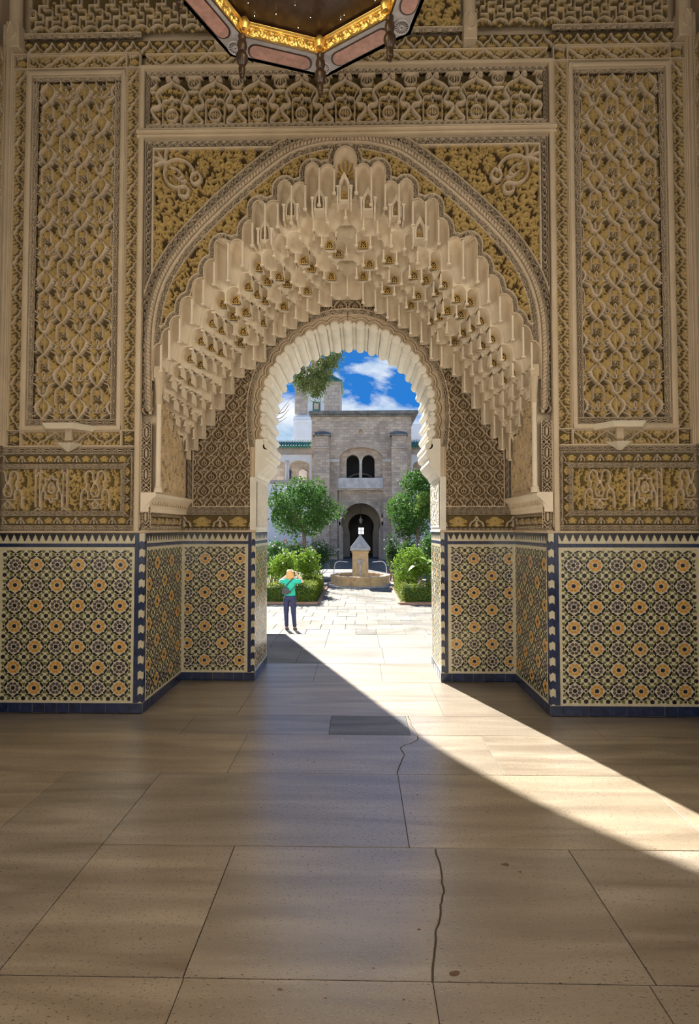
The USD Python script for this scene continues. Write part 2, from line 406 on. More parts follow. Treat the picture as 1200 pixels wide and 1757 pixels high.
def spiral(c, r, a0, turns, n=40, r1=.22):
    t = np.linspace(0, 1, n); a = math.radians(a0) + turns * 2 * PI * t; rr = r * (1 - (1 - r1) * t)
    return np.stack([c[0] + rr * np.cos(a), c[1] + rr * np.sin(a)], 1)


def leaf_strokes(m, c, L, ang, w, h, pig, mir=False):
    a = math.radians(ang); d = np.array([math.cos(a), math.sin(a)])
    m.st([np.array(c) + d * L * t for t in (0, .3, .6, 1)], [w * .35, w, w * .8, w * .12], h, pig, 'round', mir)


k_ = .323 / 475                                       # tall panel: pointed leaves over small arches, cups of pine cones between
GRD = OCHRE * .28  # ochre ground darkened to add shade between the carving
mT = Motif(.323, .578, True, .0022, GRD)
S = lambda pts, n=8: spline(np.array(pts) * k_, n)
for sx, sy in ((150, -165), (95, -250), (172, -70), (60, -400), (150, 95), (45, 235), (130, -330), (185, -300), (190, 30), (110, 150), (20, -200), (215, -380)):      # ochre leafage
    mT.st(spiral((sx * k_, sy * k_), 30 * k_, 90, 1.2), .0065, .56, OCHRE, 'round', True)
    for a_ in (60, -60, 170, 120, -120, 0):
        leaf_strokes(mT, (sx * k_, sy * k_), 62 * k_, a_ + sx, .0115, .44 + .04 * (a_ % 3), OCHRE, True)
mT.st(S([(0, 100), (0, 40), (0, -40), (0, -95)]), [.004] + [.026] * 23 + [.006], .5, OCHRE, 'round')
mT.st(S([(0, 120), (0, 0), (0, -90)]), .003, .72, CREAM, 'round')
for q in (-30, 10, 50):
    mT.st(S([(0, q), (28, q + 28)], 4), .0025, .68, OCHRE * 1.15, 'round', True)
mT.st(S([(0, 168), (22, 125), (62, 88), (92, 40), (84, -10), (56, -60), (28, -98), (0, -128), (-38, -152), (-66, -182), (-70, -240), (-70, -322)]),
      np.interp(np.linspace(0, 1, 89), [0, .12, .27, .4, .6, 1], [.003, .0095, .0155, .014, .0082, .0082]), 1.0, CREAM, 'flat', True)
mT.dot((86 * k_, -345 * k_), .017, .95, CREAM, 'round', True).dot((86 * k_, -345 * k_), .006, 1.0, EARTH_SHADE, 'flat', True)
mT.st(spiral((122 * k_, -22 * k_), 50 * k_, 200, -1.35), .0066, .92, CREAM, 'round', True)
mT.st(S([(78, 0), (90, 30), (118, 34)]), .008, .9, CREAM, 'flat', True)
mT.st(S([(60, -62), (112, -86), (158, -112), (178, -165), (196, -222), (237, -252)]), [.0066] * 8 + [.010] * 16 + [.014] * 17, .96, CREAM, 'flat', True)
mT.st(S([(172, -8), (200, -40), (237, -52)]), .007, .85, CREAM, 'flat', True)
mT.st(S([(237, -52), (228, 0), (222, 40), (237, 78)]), .0065, .85, CREAM, 'flat', True)
mT.st(S([(237, -105), (237, -150), (237, -205)]), [.006] * 4 + [.016] * 8 + [.019] * 5, .8, CREAM * .95, 'round')
for a in range(-2, 3):
    for b in range(4):
        mT.dot(((237 + a * 13 + (b % 2) * 6) * k_, (-215 + b * 24) * k_), .0024, .0, EARTH_SHADE)
for a in range(8):
    mT.dot((38 * k_ * math.cos(a * PI / 4), (-262 + 38 * math.sin(a * PI / 4)) * k_), .0065, .5, CREAM)
mT.dot((0, -262 * k_), .012, .6, CREAM)
mT.build()

mB = Motif(.118, .066, False, .0018)                    # narrow braid: u along, v across, centred on v = .033
for t in range(-3, 8):
    mB.st([(t * .0295 - .03, .003), (t * .0295 + .03, .063)], .0030, .8, CREAM)
    mB.st([(t * .0295 + .03, .003), (t * .0295 - .03, .063)], .0030, .8, CREAM)
mB.st([(.030, .033), (.088, .033)], .016, .0, EARTH_SHADE)
mB.st([(.034, .033), (.048, .033), (.070, .033), (.084, .033)], [.003, .0085, .0085, .003], 1.0, CREAM)
mB.st([(.018, .033), (.036, .050), (.082, .050), (.100, .033), (.082, .016), (.036, .016), (.018, .033)], .0042, .95, CREAM)
mB.dot((0, .033), .009, 1.0, CREAM).dot((.118, .033), .009, 1.0, CREAM)
mB.st([(-.01, .001), (.13, .001)], .006, 1.0, CREAM).st([(-.01, .065), (.13, .065)], .006, 1.0, CREAM)
mB.build()

mO = Motif(.150, .066, False, .0018)                    # interlace of long loops for the arch frame
for q in (0, .075):
    mO.st(spline([(q - .0375, .014), (q - .0187, .020), (q, .046), (q + .0187, .052), (q + .0375, .052), (q + .056, .046), (q + .075, .020), (q + .094, .014)], 8), .0030, .95, CREAM)
    mO.st(spline([(q - .0375, .052), (q - .0187, .046), (q, .020), (q + .0187, .014), (q + .0375, .014), (q + .056, .020), (q + .075, .046), (q + .094, .052)], 8), .0030, .95, CREAM)
    mO.st([(q + .022, .033), (q + .0375, .033), (q + .053, .033)], [.002, .006, .002], .9, CREAM)
mO.st([(-.01, .001), (.16, .001)], .005, 1.0, CREAM).st([(-.01, .065), (.16, .065)], .005, 1.0, CREAM)
mO.build()

mZ = Motif(.230, .104, False, .0022, GRD)                    # zigzag ribbon over ochre leaves
for q in (0, .23):
    mZ.st(spline([(q - .115, .012), (q - .095, .030), (q - .062, .046), (q - .050, .064), (q - .020, .082), (q, .094), (q + .02, .082), (q + .05, .064), (q + .062, .046), (q + .095, .03), (q + .115, .012)], 6), .0062, 1.0, CREAM, 'round')
for q in (0, .115, .23):
    up = 1 if q != .115 else -1
    c = .052 - up * .022
    for a in (-60, -20, 20, 60, 180):
        leaf_strokes(mZ, (q, c), .034, 90 * up * -1 + a, .0085, .55, OCHRE)
    mZ.st([(q - .03, c), (q, c + .016), (q + .03, c), (q, c - .016), (q - .03, c)], .0028, .65, CREAM)
for q in np.linspace(0, .23, 9):
    mZ.dot((q, .014), .011, .5, OCHRE).dot((q + .014, .090), .011, .5, OCHRE)
    leaf_strokes(mZ, (q, .022), .03, 60, .007, .45, OCHRE); leaf_strokes(mZ, (q, .082), .03, -120, .007, .45, OCHRE)
mZ.st([(-.01, .002), (.24, .002)], .006, 1.0, CREAM).st([(-.01, .102), (.24, .102)], .006, 1.0, CREAM)
mZ.build()

mF = Motif(.170, .070, False, .0022, GRD)                    # leaf band with little keel arches
for q in (0, .17):
    mF.st(spline([(q - .032, .008), (q - .026, .030), (q - .010, .042), (q, .062), (q + .01, .042), (q + .026, .03), (q + .032, .008)], 6), .0048, 1.0, CREAM, 'round')
    mF.st([(q, .012), (q, .044)], [.010, .003], .7, CREAM, 'round')
    for a in (-25, 205):
        leaf_strokes(mF, (q, .02), .02, a, .006, .6, OCHRE)
for a in (0, 35, 70, 110, 145, 180):
    leaf_strokes(mF, (.085, .014), .042, a, .0095, .62, OCHRE)
for a in (-150, -110, -70, -30):
    leaf_strokes(mF, (.085, .060), .034, a, .0075, .58, OCHRE)
mF.st(spiral((.055, .034), .013, 0, 1.2), .004, .65, OCHRE, 'round').st(spiral((.115, .034), .013, 180, -1.2), .004, .65, OCHRE, 'round')
mF.build()

L_ = .377                                             # long frieze: keel arches rising from S curves, star rosettes
mL = Motif(L_, .424, False, .0024, GRD * .7)
D = lambda pts, n=7: spline(np.array(pts) / 440 * L_, n)
B0 = 212
for q in np.linspace(-200, 200, 8):
    for r in (40, 120, 205, 290, 375):
        for a in (30, 100, 170, 240, 320):
            leaf_strokes(mL, ((q) / 440 * L_, (r + 20 * math.sin(q)) / 440 * L_), .030, a + q, .0075, .48, OCHRE)
mL.st(D([(0, 455), (22, 425), (100, 385), (150, 335), (155, 290), (128, 250), (118, 215), (140, 195), (178, 190), (205, 160), (192, 118), (160, 80), (128, 40), (140, 12), (185, 2), (220, 4)]),
      np.interp(np.linspace(0, 1, 106), [0, .1, .5, 1], [.007, .011, .016, .014]), 1.0, CREAM, 'flat', True)
for sx in (0, 1):
    c = np.array([40, 470]); mL.st(spiral(c / 440 * L_, .026, 180, -1.3), .0085, .95, CREAM, 'round', True)
for c in ((0, 110), (220, 440)):
    cc = np.array(c) / 440 * L_
    mL.st(circ(cc, .050, 0, 360, 40), .0075, .95, CREAM, 'round', c[0] > 0)
    for a in range(8):
        mL.dot(cc + .027 * np.array([math.cos(a * PI / 4), math.sin(a * PI / 4)]), .0085, .65, CREAM, 'round', c[0] > 0)
    mL.dot(cc, .009, .8, CREAM, 'round', c[0] > 0)
mL.st(D([(-95, 10), (-95, 200), (-90, 245), (-60, 262), (-25, 262), (0, 300), (25, 262), (60, 262), (90, 245), (95, 200), (95, 10)]), .0075, .92, CREAM, 'flat')
mL.st(D([(0, 290), (12, 250), (0, 220), (-12, 180), (0, 165)]), .005, .85, CREAM, 'flat', True)
mL.st(D([(-95, 270), (-120, 330), (-130, 350)]), .006, .85, CREAM, 'flat', True)
mL.st(D([(170, 345), (220, 345)]), .009, .9, CREAM, 'flat', True).st(D([(220, 345), (220, 380)]), .007, .9, CREAM, 'flat')
mL.st(D([(-95, 12), (-60, 20), (-40, 8), (-10, 22), (0, 10)]), .009, .85, CREAM, 'flat', True)
mL.build()

mC = Motif(1.06, .362, False, .0026, GRD)                    # cartouche frieze: lobed medallions and knotted letters
E_ = lambda pts, n=7: spline(np.array(pts) * .0052, n)
rng = np.random.default_rng(5)
for q in range(640):
    leaf_strokes(mC, (rng.uniform(0, 1.06), rng.uniform(.01, .355)), .042, rng.uniform(0, 360), .0115, rng.uniform(.32, .5), OCHRE)
for cx in (0.0, 1.06):
    o = (cx, .19)
    mC.st(np.array([((.088 + .012 * math.cos(8 * a)) * math.sin(a), (.105 + .014 * math.cos(8 * a)) * math.cos(a)) for a in np.linspace(0, 2 * PI, 90)]), .0108, 1.0, CREAM, 'flat', False, o)
    mC.st(E_([(-6, -5), (-7, 2), (-4, 8), (0, 11), (4, 8), (7, 2), (6, -5), (0, -7), (-6, -5)]), .0098, .95, CREAM, 'flat', False, o)
    mC.dot((cx, .21), .022, .55, CREAM).dot((cx, .165), .016, .9, CREAM)
    for s_ in (-1, 1):
        mC.st(E_([(s_ * 17, 0), (s_ * 22, -6), (s_ * 24, -14), (s_ * 24, -32)]), .0102, .95, CREAM, 'flat', False, o)
        mC.st(E_([(s_ * 24, 28), (s_ * 26, 34), (s_ * 30, 36), (s_ * 36, 33), (s_ * 37, 26), (s_ * 37, -30)]), .0108, .97, CREAM, 'flat', False, o)
        mC.st(E_([(s_ * 27, -30), (s_ * 27, 22), (s_ * 31, 28), (s_ * 34, 22)]), .0088, .9, CREAM, 'flat', False, o)
cx = .53
for s_ in (-1, 1):
    o = (cx, .19)
    mC.st(E_([(0, 8), (s_ * 4, 16), (s_ * 6, 26), (s_ * 14, 31), (s_ * 22, 26), (s_ * 23, 16), (s_ * 19, 8), (s_ * 22, 0), (s_ * 17, -6), (s_ * 17, -18)]), .0108, 1.0, CREAM, 'flat', False, o)
    mC.st(E_([(s_ * 17, -18), (0, -18)]), .0095, 1.0, CREAM, 'flat', False, o)
    mC.st(E_([(0, 14), (s_ * 6, 4), (s_ * 10, -4), (s_ * 6, -12), (0, -13)]), .0098, .95, CREAM, 'flat', False, o)
    mC.st(E_([(s_ * 23, 0), (s_ * 30, -4), (s_ * 33, -14), (s_ * 33, -32)]), .0102, .95, CREAM, 'flat', False, o)
    mC.st(E_([(0, -20), (s_ * 7, -27), (0, -34)]), .0088, .95, CREAM, 'flat', False, o)
    mC.st(E_([(s_ * 5, -22), (s_ * 12, -30), (s_ * 5, -34)]), .006, .9, CREAM, 'flat', False, o)
mC.dot((cx, .155), .018, .8, CREAM)
mC.build()

mP = Motif(.155, .307, True, .002, np.array([.22, .14, .06]))                     # tympanum: pointed palmettes in staggered rows
A = lambda pts, n=7: spline(np.array(pts) * .00155, n)
CR2 = BARE * .97
for sx in (1,):
    mP.st(A([(0, 62), (8, 40), (28, 24), (42, 4), (36, -18), (14, -36), (0, -44)]), np.interp(np.linspace(0, 1, 43), [0, .35, 1], [.0035, .0085, .0055]), 1.0, CR2, 'flat', True)
    mP.st(A([(0, 30), (6, 12), (16, 0), (12, -16), (0, -26)]), [.0025] * 8 + [.0055] * 16 + [.003] * 5, .8, CR2, 'flat', True)
    mP.st(spiral((33 * .00155, 40 * .00155), .020, 230, -1.3), .0042, .9, CR2, 'round', True)
    mP.st(A([(46, 28), (40, 8), (50, -6)]), .0045, .85, CR2, 'flat', True)
    mP.st(A([(0, -44), (10, -60), (24, -66)]), .0045, .85, CR2, 'flat', True)
    mP.st(A([(0, -44), (0, -66)]), [.003, .003, .004, .005, .006, .006, .004, .003], .8, CR2, 'round')
    for a in range(6):
        mP.dot((50 * .00155 + .0125 * math.cos(a * PI / 3), -28 * .00155 + .0125 * math.sin(a * PI / 3)), .0048, .6, CR2, 'round', True)
mP.st(A([(0, 16), (0, -20)]), [.002] + [.0045] * 6 + [.002], .8, CR2, 'round').dot((0, 70 * .00155), .006, .7, CR2)
mP.build()


def rinceau(pu, pv, seed, r0=.034, r1=.072, pig=OCHRE, k=400):
    """Ochre scrollwork: close-packed curling leaves."""
    m = Motif(pu, pv, False, .0026, EARTH_SHADE); rg = np.random.default_rng(seed); cs = []
    for _ in range(k * 12):
        r = r0 + (r1 - r0) * rg.random() ** 2 if len(cs) > 4 else r1
        c = rg.random(2) * [pu, pv]
        if all(np.linalg.norm((c - d + [pu / 2, pv / 2]) % [pu, pv] - [pu / 2, pv / 2]) > (r + q) * .93 for d, q in cs):
            cs.append((c, r))
    for c, r in cs:
        a0, sg_ = rg.uniform(0, 360), rg.choice([-1, 1])
        w = np.interp(np.linspace(0, 1, 40), [0, .5, 1], [.0055, .0155, .0125]) * (r / .05) ** .6
        m.st(spiral(c, r * .80, a0, sg_ * 1.25, 40, .25), w, 1.0, pig, 'round')
        m.dot(c, r * .20, .9, pig)
        for t in range(4):
            a = a0 + sg_ * (40 + 75 * t)
            b = np.array(c) + r * .80 * np.array([math.cos(math.radians(a)), math.sin(math.radians(a))])
            leaf_strokes(m, b, r * .78, a + sg_ * 62, r * .34, .85, pig)
    for _ in range(int(pu * pv * 420)):
        leaf_strokes(m, rg.random(2) * [pu, pv], .05, rg.uniform(0, 360), .013, .55, pig)
    return m.build()


mR = rinceau(.84, .84, 3)

mK = Motif(.62, .36, False, .0028, GRD)                      # upper panels: knotted straps over leafage
for q in range(70):
    leaf_strokes(mK, (rng.uniform(0, .62), rng.uniform(0, .36)), .036, rng.uniform(0, 360), .010, .5, OCHRE)
for q in (0, .155, .31, .465, .62):
    mK.st(line([(q - .05, .0), (q - .05, .11), (q + .02, .11), (q + .02, .18), (q - .02, .18), (q - .02, .26), (q + .06, .26), (q + .06, .33)]), .0065, .95, CREAM)
    mK.st(line([(q + .05, .04), (q + .05, .15), (q + .105, .15), (q + .105, .22), (q + .03, .22), (q + .03, .36)]), .0065, .95, CREAM)
    mK.st(spline([(q - .07, .03), (q - .02, .06), (q + .02, .06), (q + .07, .03)], 8), .007, 1.0, CREAM)
mK.build()

mA = Motif(.148, .128, False, .0024, GRD)                    # little arches along the upper ledge
mA.st(spline([(0, .008), (.012, .030), (.030, .048), (.052, .062), (.074, .104), (.096, .062), (.118, .048), (.136, .03), (.148, .008)], 6), .0062, 1.0, CREAM, 'round')
for a in (20, 55, 90, 125, 160):
    leaf_strokes(mA, (.074, .014), .046, a, .0095, .6, OCHRE)
for a in (-150, -90, -30):
    leaf_strokes(mA, (0, .11), .04, a, .010, .55, OCHRE); leaf_strokes(mA, (.148, .11), .04, a, .010, .55, OCHRE)
mA.build()


def hf(name, pl, u0, u1, v0, v1, fn, parent, depth=.028, h0=-.03, res=.0046, mask=None, label=None, kind=None):
    """A carved field as one mesh: fn(U, V) gives height 0..1 and pigment."""
    nu, nv = max(2, int(round((u1 - u0) / res)) + 1), max(2, int(round((v1 - v0) / res)) + 1)
    U, V = np.meshgrid(np.linspace(u0, u1, nu), np.linspace(v0, v1, nv))
    H, C = fn(U, V)
    P = pl.p(U, V, h0 + depth * H).reshape(-1, 3)
    i = np.arange(nu * nv).reshape(nv, nu)
    a, b, c, d = i[:-1, :-1].ravel(), i[:-1, 1:].ravel(), i[1:, 1:].ravel(), i[1:, :-1].ravel()
    if mask is not None:
        K = mask(U, V).ravel(); ok = K[a] & K[b] & K[c] & K[d]; a, b, c, d = a[ok], b[ok], c[ok], d[ok]
    f = np.vstack([np.stack([a, b, c], 1), np.stack([a, c, d], 1)])
    if pl.flip:
        f = f[:, ::-1]
    C = C.reshape(-1, 3)
    if mask is not None:
        k = np.unique(f); r = np.full(len(P), -1); r[k] = np.arange(len(k)); P, C, f = P[k], C[k], r[f]
    return put(name, (P, f), 'stucco', parent, True, label=label, kind=kind, pig=C)


def strip(pl, parent, u0, u1, v0, v1, m, name='carved_band', depth=.034, h0=-.042, res=.0038):
    """A border strip of motif m, whole repeats along its longer side."""
    up = (v1 - v0) > (u1 - u0); L, W = (v1 - v0, u1 - u0) if up else (u1 - u0, v1 - v0)
    n = max(1, round(L / (m.pu * W / m.pv)))
    def fn(U, V):
        s, t = ((V - v0), (U - u0)) if up else ((U - u0), (V - v0))
        return m.sample(s / L * n * m.pu, t / W * m.pv * .9999)
    return hf(name, pl, u0, u1, v0, v1, fn, parent, depth, h0, res)


def bar_mesh(pl, u0, u1, v0, v1, h, hb=-.04, n=5):
    """A plain half-round moulding along the rectangle's longer side."""
    up = (v1 - v0) > (u1 - u0)
    W = (u1 - u0) if up else (v1 - v0)
    a = np.linspace(0, PI, n); t = np.concatenate([[0], W / 2 - W / 2 * np.cos(a), [W]]); hh = np.concatenate([[hb], h * (.45 + .55 * np.sin(a)), [hb]])
    V = []
    for e in (0, 1):
        for x, y in zip(t, hh):
            V.append((u0 + x, v0 if e == 0 else v1, y) if up else (u0 if e == 0 else u1, v0 + x, y))
    k = len(t); f = []
    for i in range(k - 1):
        f += [(i, i + 1, k + i + 1), (i, k + i + 1, k + i)]
    f += [(0, i, i + 1) for i in range(1, k - 1)] + [(k, k + i + 1, k + i) for i in range(1, k - 1)]
    f = np.array(f); V = np.array(V)
    if up:
        f = f[:, ::-1]
    f = f[:, ::-1]
    return pl.p(V[:, 0], V[:, 1], V[:, 2]), (f[:, ::-1] if pl.flip else f)


def bar(pl, parent, u0, u1, v0, v1, h=.02, name='moulding', mat='plaster'):
    return put(name, bar_mesh(pl, u0, u1, v0, v1, h), mat, parent, 40)


# ------------------------------------------------------------------ glazed mosaic (zellige)
ZU, ZV = .187, .179


def star_poly(c, r0, r1, n, a0=0.0):
    a = np.radians(a0) + np.arange(2 * n) * PI / n; r = np.where(np.arange(2 * n) % 2 == 0, r0, r1)
    return np.stack([c[0] + r * np.cos(a), c[1] + r * np.sin(a)], 1)


def zellige(pl, parent, u0, u1, v0, v1, ou, ov, par=0, th=1.0):
    """The star mosaic between the given edges; ou, ov a star's place; par which stars are orange."""
    G = {k: ([], []) for k in ('tile_black', 'tile_orange', 'tile_plum', 'tile_green', 'tile_white')}
    cnt = {k: 0 for k in G}
    def piece(mat, pts):
        pts = np.asarray(pts) * [ZU, ZV]; c = pts.mean(0)
        if not (u0 < c[0] < u1 and v0 < c[1] < v1):
            return
        pts = np.clip(pts, (u0, v0), (u1, v1)); n = len(pts)
        jit = hsh(c) * .0006 * th
        top = np.column_stack([c + (pts - c) * .97, np.full(n, .0018 * th + jit)]); low = np.column_stack([pts, np.zeros(n)]); mid = np.array([[*c, .0018 * th + jit]])
        V, F = G[mat]; k = cnt[mat]; i = np.arange(n); j = (i + 1) % n
        V.append(np.vstack([top, low, mid]))
        F.append(np.vstack([np.stack([i, j, np.full(n, 2 * n)], 1), np.stack([i + n, j + n, j], 1), np.stack([i + n, j, i], 1)]) + k)
        cnt[mat] += 2 * n + 1
    def hsh(c): return abs(math.sin(c[0] * 127.1 + c[1] * 311.7) * 43758.5) % 1
    i0, i1 = int((u0 - ou) / ZU) - 2, int((u1 - ou) / ZU) + 3
    j0, j1 = int((v0 - ov) / ZV) - 2, int((v1 - ov) / ZV) + 3
    for i in range(i0, i1):
        for j in range(j0, j1):
            o = np.array([ou / ZU + i, ov / ZV + j])
            piece('tile_black', star_poly(o, .112, .09, 8))
            for q in range(8):
                a = PI / 8 + q * PI / 4; d = np.array([math.cos(a), math.sin(a)]); n = np.array([-d[1], d[0]])
                piece('tile_orange' if (i + j + par) % 2 == 0 else 'tile_plum', [o + d * .122, o + d * .19 + n * .080, o + d * .265 + n * .074, o + d * .295, o + d * .265 - n * .074, o + d * .19 - n * .080])
            for sx in (-1, 1):
                for sy in (-1, 1):
                    piece('tile_black', [o + (sx * x, sy * y) for x, y in ((.012, .405), (.115, .452), (.325, .305), (.20, .262))])
                    piece('tile_black', [o + (sx * y, sy * x) for x, y in ((.012, .405), (.115, .452), (.325, .305), (.20, .262))])
                    piece('tile_green', [o + (.5 + sx * .145 + x, .5 + sy * .145 + y) for x, y in ((-.058, -.058), (.058, -.058), (.058, .058), (-.058, .058))])
            for dx, dy in ((.5, 0), (0, .5)):
                piece('tile_black', [o + (dx + x, dy + y) for x, y in ((.072, 0), (0, .072), (-.072, 0), (0, -.072))])
                for s_ in (-1, 1):
                    h = [(0, .085), (.095, .20), (.065, .275), (0, .25), (-.065, .275), (-.095, .20)]
                    piece('tile_green', [o + ((dx + x, dy + s_ * y) if dx else (dx + s_ * y, dy + x)) for x, y in h])
            piece('tile_black', star_poly(o + (.5, .5), .118, .092, 8))
            for q in range(8):
                a = q * PI / 4; d = np.array([math.cos(a), math.sin(a)]); n = np.array([-d[1], d[0]])
                if q % 2 == 0:
                    piece('tile_white', [o + .5 + d * .12, o + .5 + d * .16 + n * .05, o + .5 + d * .24, o + .5 + d * .16 - n * .05])
    nm = {'tile_black': 'black_mosaic_tiles', 'tile_orange': 'orange_mosaic_tiles', 'tile_plum': 'plum_mosaic_tiles', 'tile_green': 'green_mosaic_tiles', 'tile_white': 'ivory_mosaic_tiles'}
    for k, (V, F) in G.items():
        if V:
            V, F = np.vstack(V), np.vstack(F)
            if np.cross(V[F[0, 1], :2] - V[F[0, 0], :2], V[F[0, 2], :2] - V[F[0, 0], :2]) < 0:
                F = F[:, ::-1]
            P = pl.p(V[:, 0], V[:, 1], V[:, 2])
            put(nm[k], (P, F[:, ::-1] if pl.flip else F), k, parent, kind='stuff')


def flat_rect(pl, u0, u1, v0, v1, h0, h1):
    m = trimesh.creation.box(bounds=[(u0, v0, h0), (u1, v1, h1)]); return pl.mesh(m)


def dado(pl, parent, u0, u1, su, par, edge0=None, edge1=None, inset=0.0, th=1.0):
    """Tile dado of one wall face: backing, blue base tiles, mosaic, blue strip, merlons. su: a star's u; edge0/1: width of a chequered corner strip at u0/u1."""
    a, b = u0 + (edge0 or 0), u1 - (edge1 or 0)
    put('tile_backing', flat_rect(pl, u0 + inset, u1, 0, 1.567, -.05, 0), 'tile_cream', parent)
    n = max(1, round((u1 - u0) / .104)); w = (u1 - u0) / n
    for i in range(n):
        m = bevel_box(u0 + i * w + .001, u0 + (i + 1) * w - .001, .002, .086, -.005, .0045 + .0012 * ((i * 7) % 3), .002); put('base_tile', pl.mesh(m), 'tile_blue', parent)
    sm = MB(); k = max(1, round((b - a) / .053)); w = (b - a) / k
    for i in range(k):
        V, F = pl.mesh(bevel_box(a + i * w + .0006, a + (i + 1) * w - .0006, 1.442, 1.474, -.004, (.0035 + .001 * ((i * 5) % 3)) * th, .0007)); sm.add(V, F)
    put('strip_tiles', sm.get(), 'tile_blue', parent, kind='stuff')
    m1 = max(1, round((b - a) / .064)); w = (b - a) / m1
    for i in range(m1):
        c = a + (i + .5) * w; pts = []
        for q in range(5):
            hw = w * (.5 - q * .098); pts += [(hw, 1.566 - q * .014), (hw, 1.566 - (q + 1) * .014)]
        poly = sg.Polygon([(c + x, z) for x, z in pts] + [(c - x, z) for x, z in pts[::-1]])
        put('merlon_tile', pl.mesh(extr(poly, .004 * th)), 'tile_black', parent)
    g = .024
    zellige(pl, parent, a + g, b - g, .105, 1.414, su, 1.414 - .707 * ZV, par, th)
    for (e0, e1, w, s_) in ((u0, a, edge0, 1), (b, u1, edge1, -1)):
        if not w:
            continue
        c0, c1 = (e0, e0 + w * .52) if s_ > 0 else (e1 - w * .52, e1)
        ch = MB(); nn = 22; hh = (1.55 - .09) / nn
        for i in range(0, nn, 2):
            z = .09 + i * hh
            poly = sg.Polygon([(c0, z), ((c0 + c1) / 2, z + hh * .22), (c1, z), (c1, z + hh), ((c0 + c1) / 2, z + hh * 1.22), (c0, z + hh)])
            V, F = pl.mesh(extr(poly, .004)); put('chequer_tile', (V, F), 'tile_blue', parent)
        q0, q1 = (c1 + w * .02, e1) if s_ > 0 else (e0, c0 - w * .02)
        V, F = pl.mesh(bevel_box(q0, q1, .09, 1.567, -.004, .004, .0012)); put('edge_tiles', (V, F), 'tile_blue', parent)


# ------------------------------------------------------------------ the hall: measures
YF, YB, YO = 4.58, 5.58, 6.30          # front wall, niche back wall, its outer face
XC, NW, NU = 3.05, 1.765, 1.715        # corners of the hall; half width of the niche in the dado and above it
CH = 7.2                               # ceiling height
FX = lambda px, py=430: float(at(px, py, YF)[0])
FZ = lambda py: float(at(600, py, YF)[2])
PFL, PFR = Plane((0, YF, 0), (1, 0, 0), (0, -1, 0)), Plane((0, YF, 0), (-1, 0, 0), (0, -1, 0))
PLW, PRW = Plane((-XC, YF, 0), (0, -1, 0), (1, 0, 0)), Plane((XC, YF, 0), (0, -1, 0), (-1, 0, 0))
PNL, PNR = Plane((-NW, YF, 0), (0, 1, 0), (1, 0, 0)), Plane((NW, YF, 0), (0, 1, 0), (-1, 0, 0))
PBL, PBR = Plane((0, YB, 0), (1, 0, 0), (0, -1, 0)), Plane((0, YB, 0), (-1, 0, 0), (0, -1, 0))

wall_front = xf('wall_front', kind='structure')
wall_left = xf('wall_left', kind='structure')
wall_right = xf('wall_right', kind='structure')
niche_wall = xf('niche_wall', kind='structure')

# scalloped edge of the vault in the front wall: hood tops, left half, mirrored
HOODS = [(268, 588), (283, 562), (296, 541), (319, 508), (338, 476), (358, 444), (375, 408), (406, 410), (424, 377), (440, 343), (467, 343), (484, 309), (514, 312), (531, 279), (562, 281)]
hx = [float(at(a, b, YF)[0]) + .008 for a, b in HOODS]; hz = [float(at(a, b, YF)[2]) for a, b in HOODS]
edges = [-NU] + [(a + b) / 2 for a, b in zip(hx[:-1], hx[1:])] + [-.098]
ROW0 = [(edges[i], edges[i + 1], hz[i]) for i in range(len(hx))]
ROW0 = ROW0 + [(-.098, .098, float(at(591, 250, YF)[2]))] + [(-b, -a, z) for a, b, z in ROW0[::-1]]


STEP = .15


def extent(i, row):
    """The arch of a cell on the flank runs on behind its higher neighbour: (xa, xb) of the whole arch."""
    x0, x1, z = row[i]
    if i + 1 < len(row) and row[i + 1][2] - z > .07:
        return x0, max(x1, x0 + STEP)
    if i > 0 and row[i - 1][2] - z > .07:
        return min(x0, x1 - STEP), x1
    return x0, x1


def cell_poly(i, row, zb):
    x0, x1, z = row[i]; return arch_poly(*extent(i, row), z, zb).intersection(sg.box(x0 - 1e-5, zb, x1 + 1e-5, z + 1))


def arch_poly(x0, x1, zt, zb, n=12, rise=1.12):
    c, hw = (x0 + x1) / 2, (x1 - x0) / 2; r = hw * rise; u = np.cos(np.linspace(PI, 0, n))
    zo = zt - r + r * np.maximum(0, 1 - np.abs(u) ** 2.1) ** .56
    return sg.Polygon([(x0, zb)] + list(zip(c + hw * u, zo)) + [(x1, zb)])


hole = so.unary_union([cell_poly(i, ROW0, 1.8) for i in range(len(ROW0))] + [sg.box(-NU, 1.7, NU, 3.15), sg.box(-NW - .02, -.2, NW + .02, 1.88)]).buffer(1e-4)
body = sg.box(-XC - .4, -.05, XC + .4, CH).difference(hole)
V = extr(body, .05); Vp, Ff = PFL.mesh(V, -.16)
put('wall_body', (Vp, Ff), 'plaster', wall_front)
scal = np.array(hole.exterior.coords); scal = scal[(scal[:, 1] > 3.0)]
o = np.argsort(np.arctan2(scal[:, 0], scal[:, 1] - 3.3)); scal = scal[o]
scal_d = dense(scal, .004); scal_t = cKDTree(scal_d)
put('scallop_bead', tube(np.column_stack([scal[:, 0], np.full(len(scal), YF + .004), scal[:, 1]]), .0075, 6), 'plaster', wall_front, True)

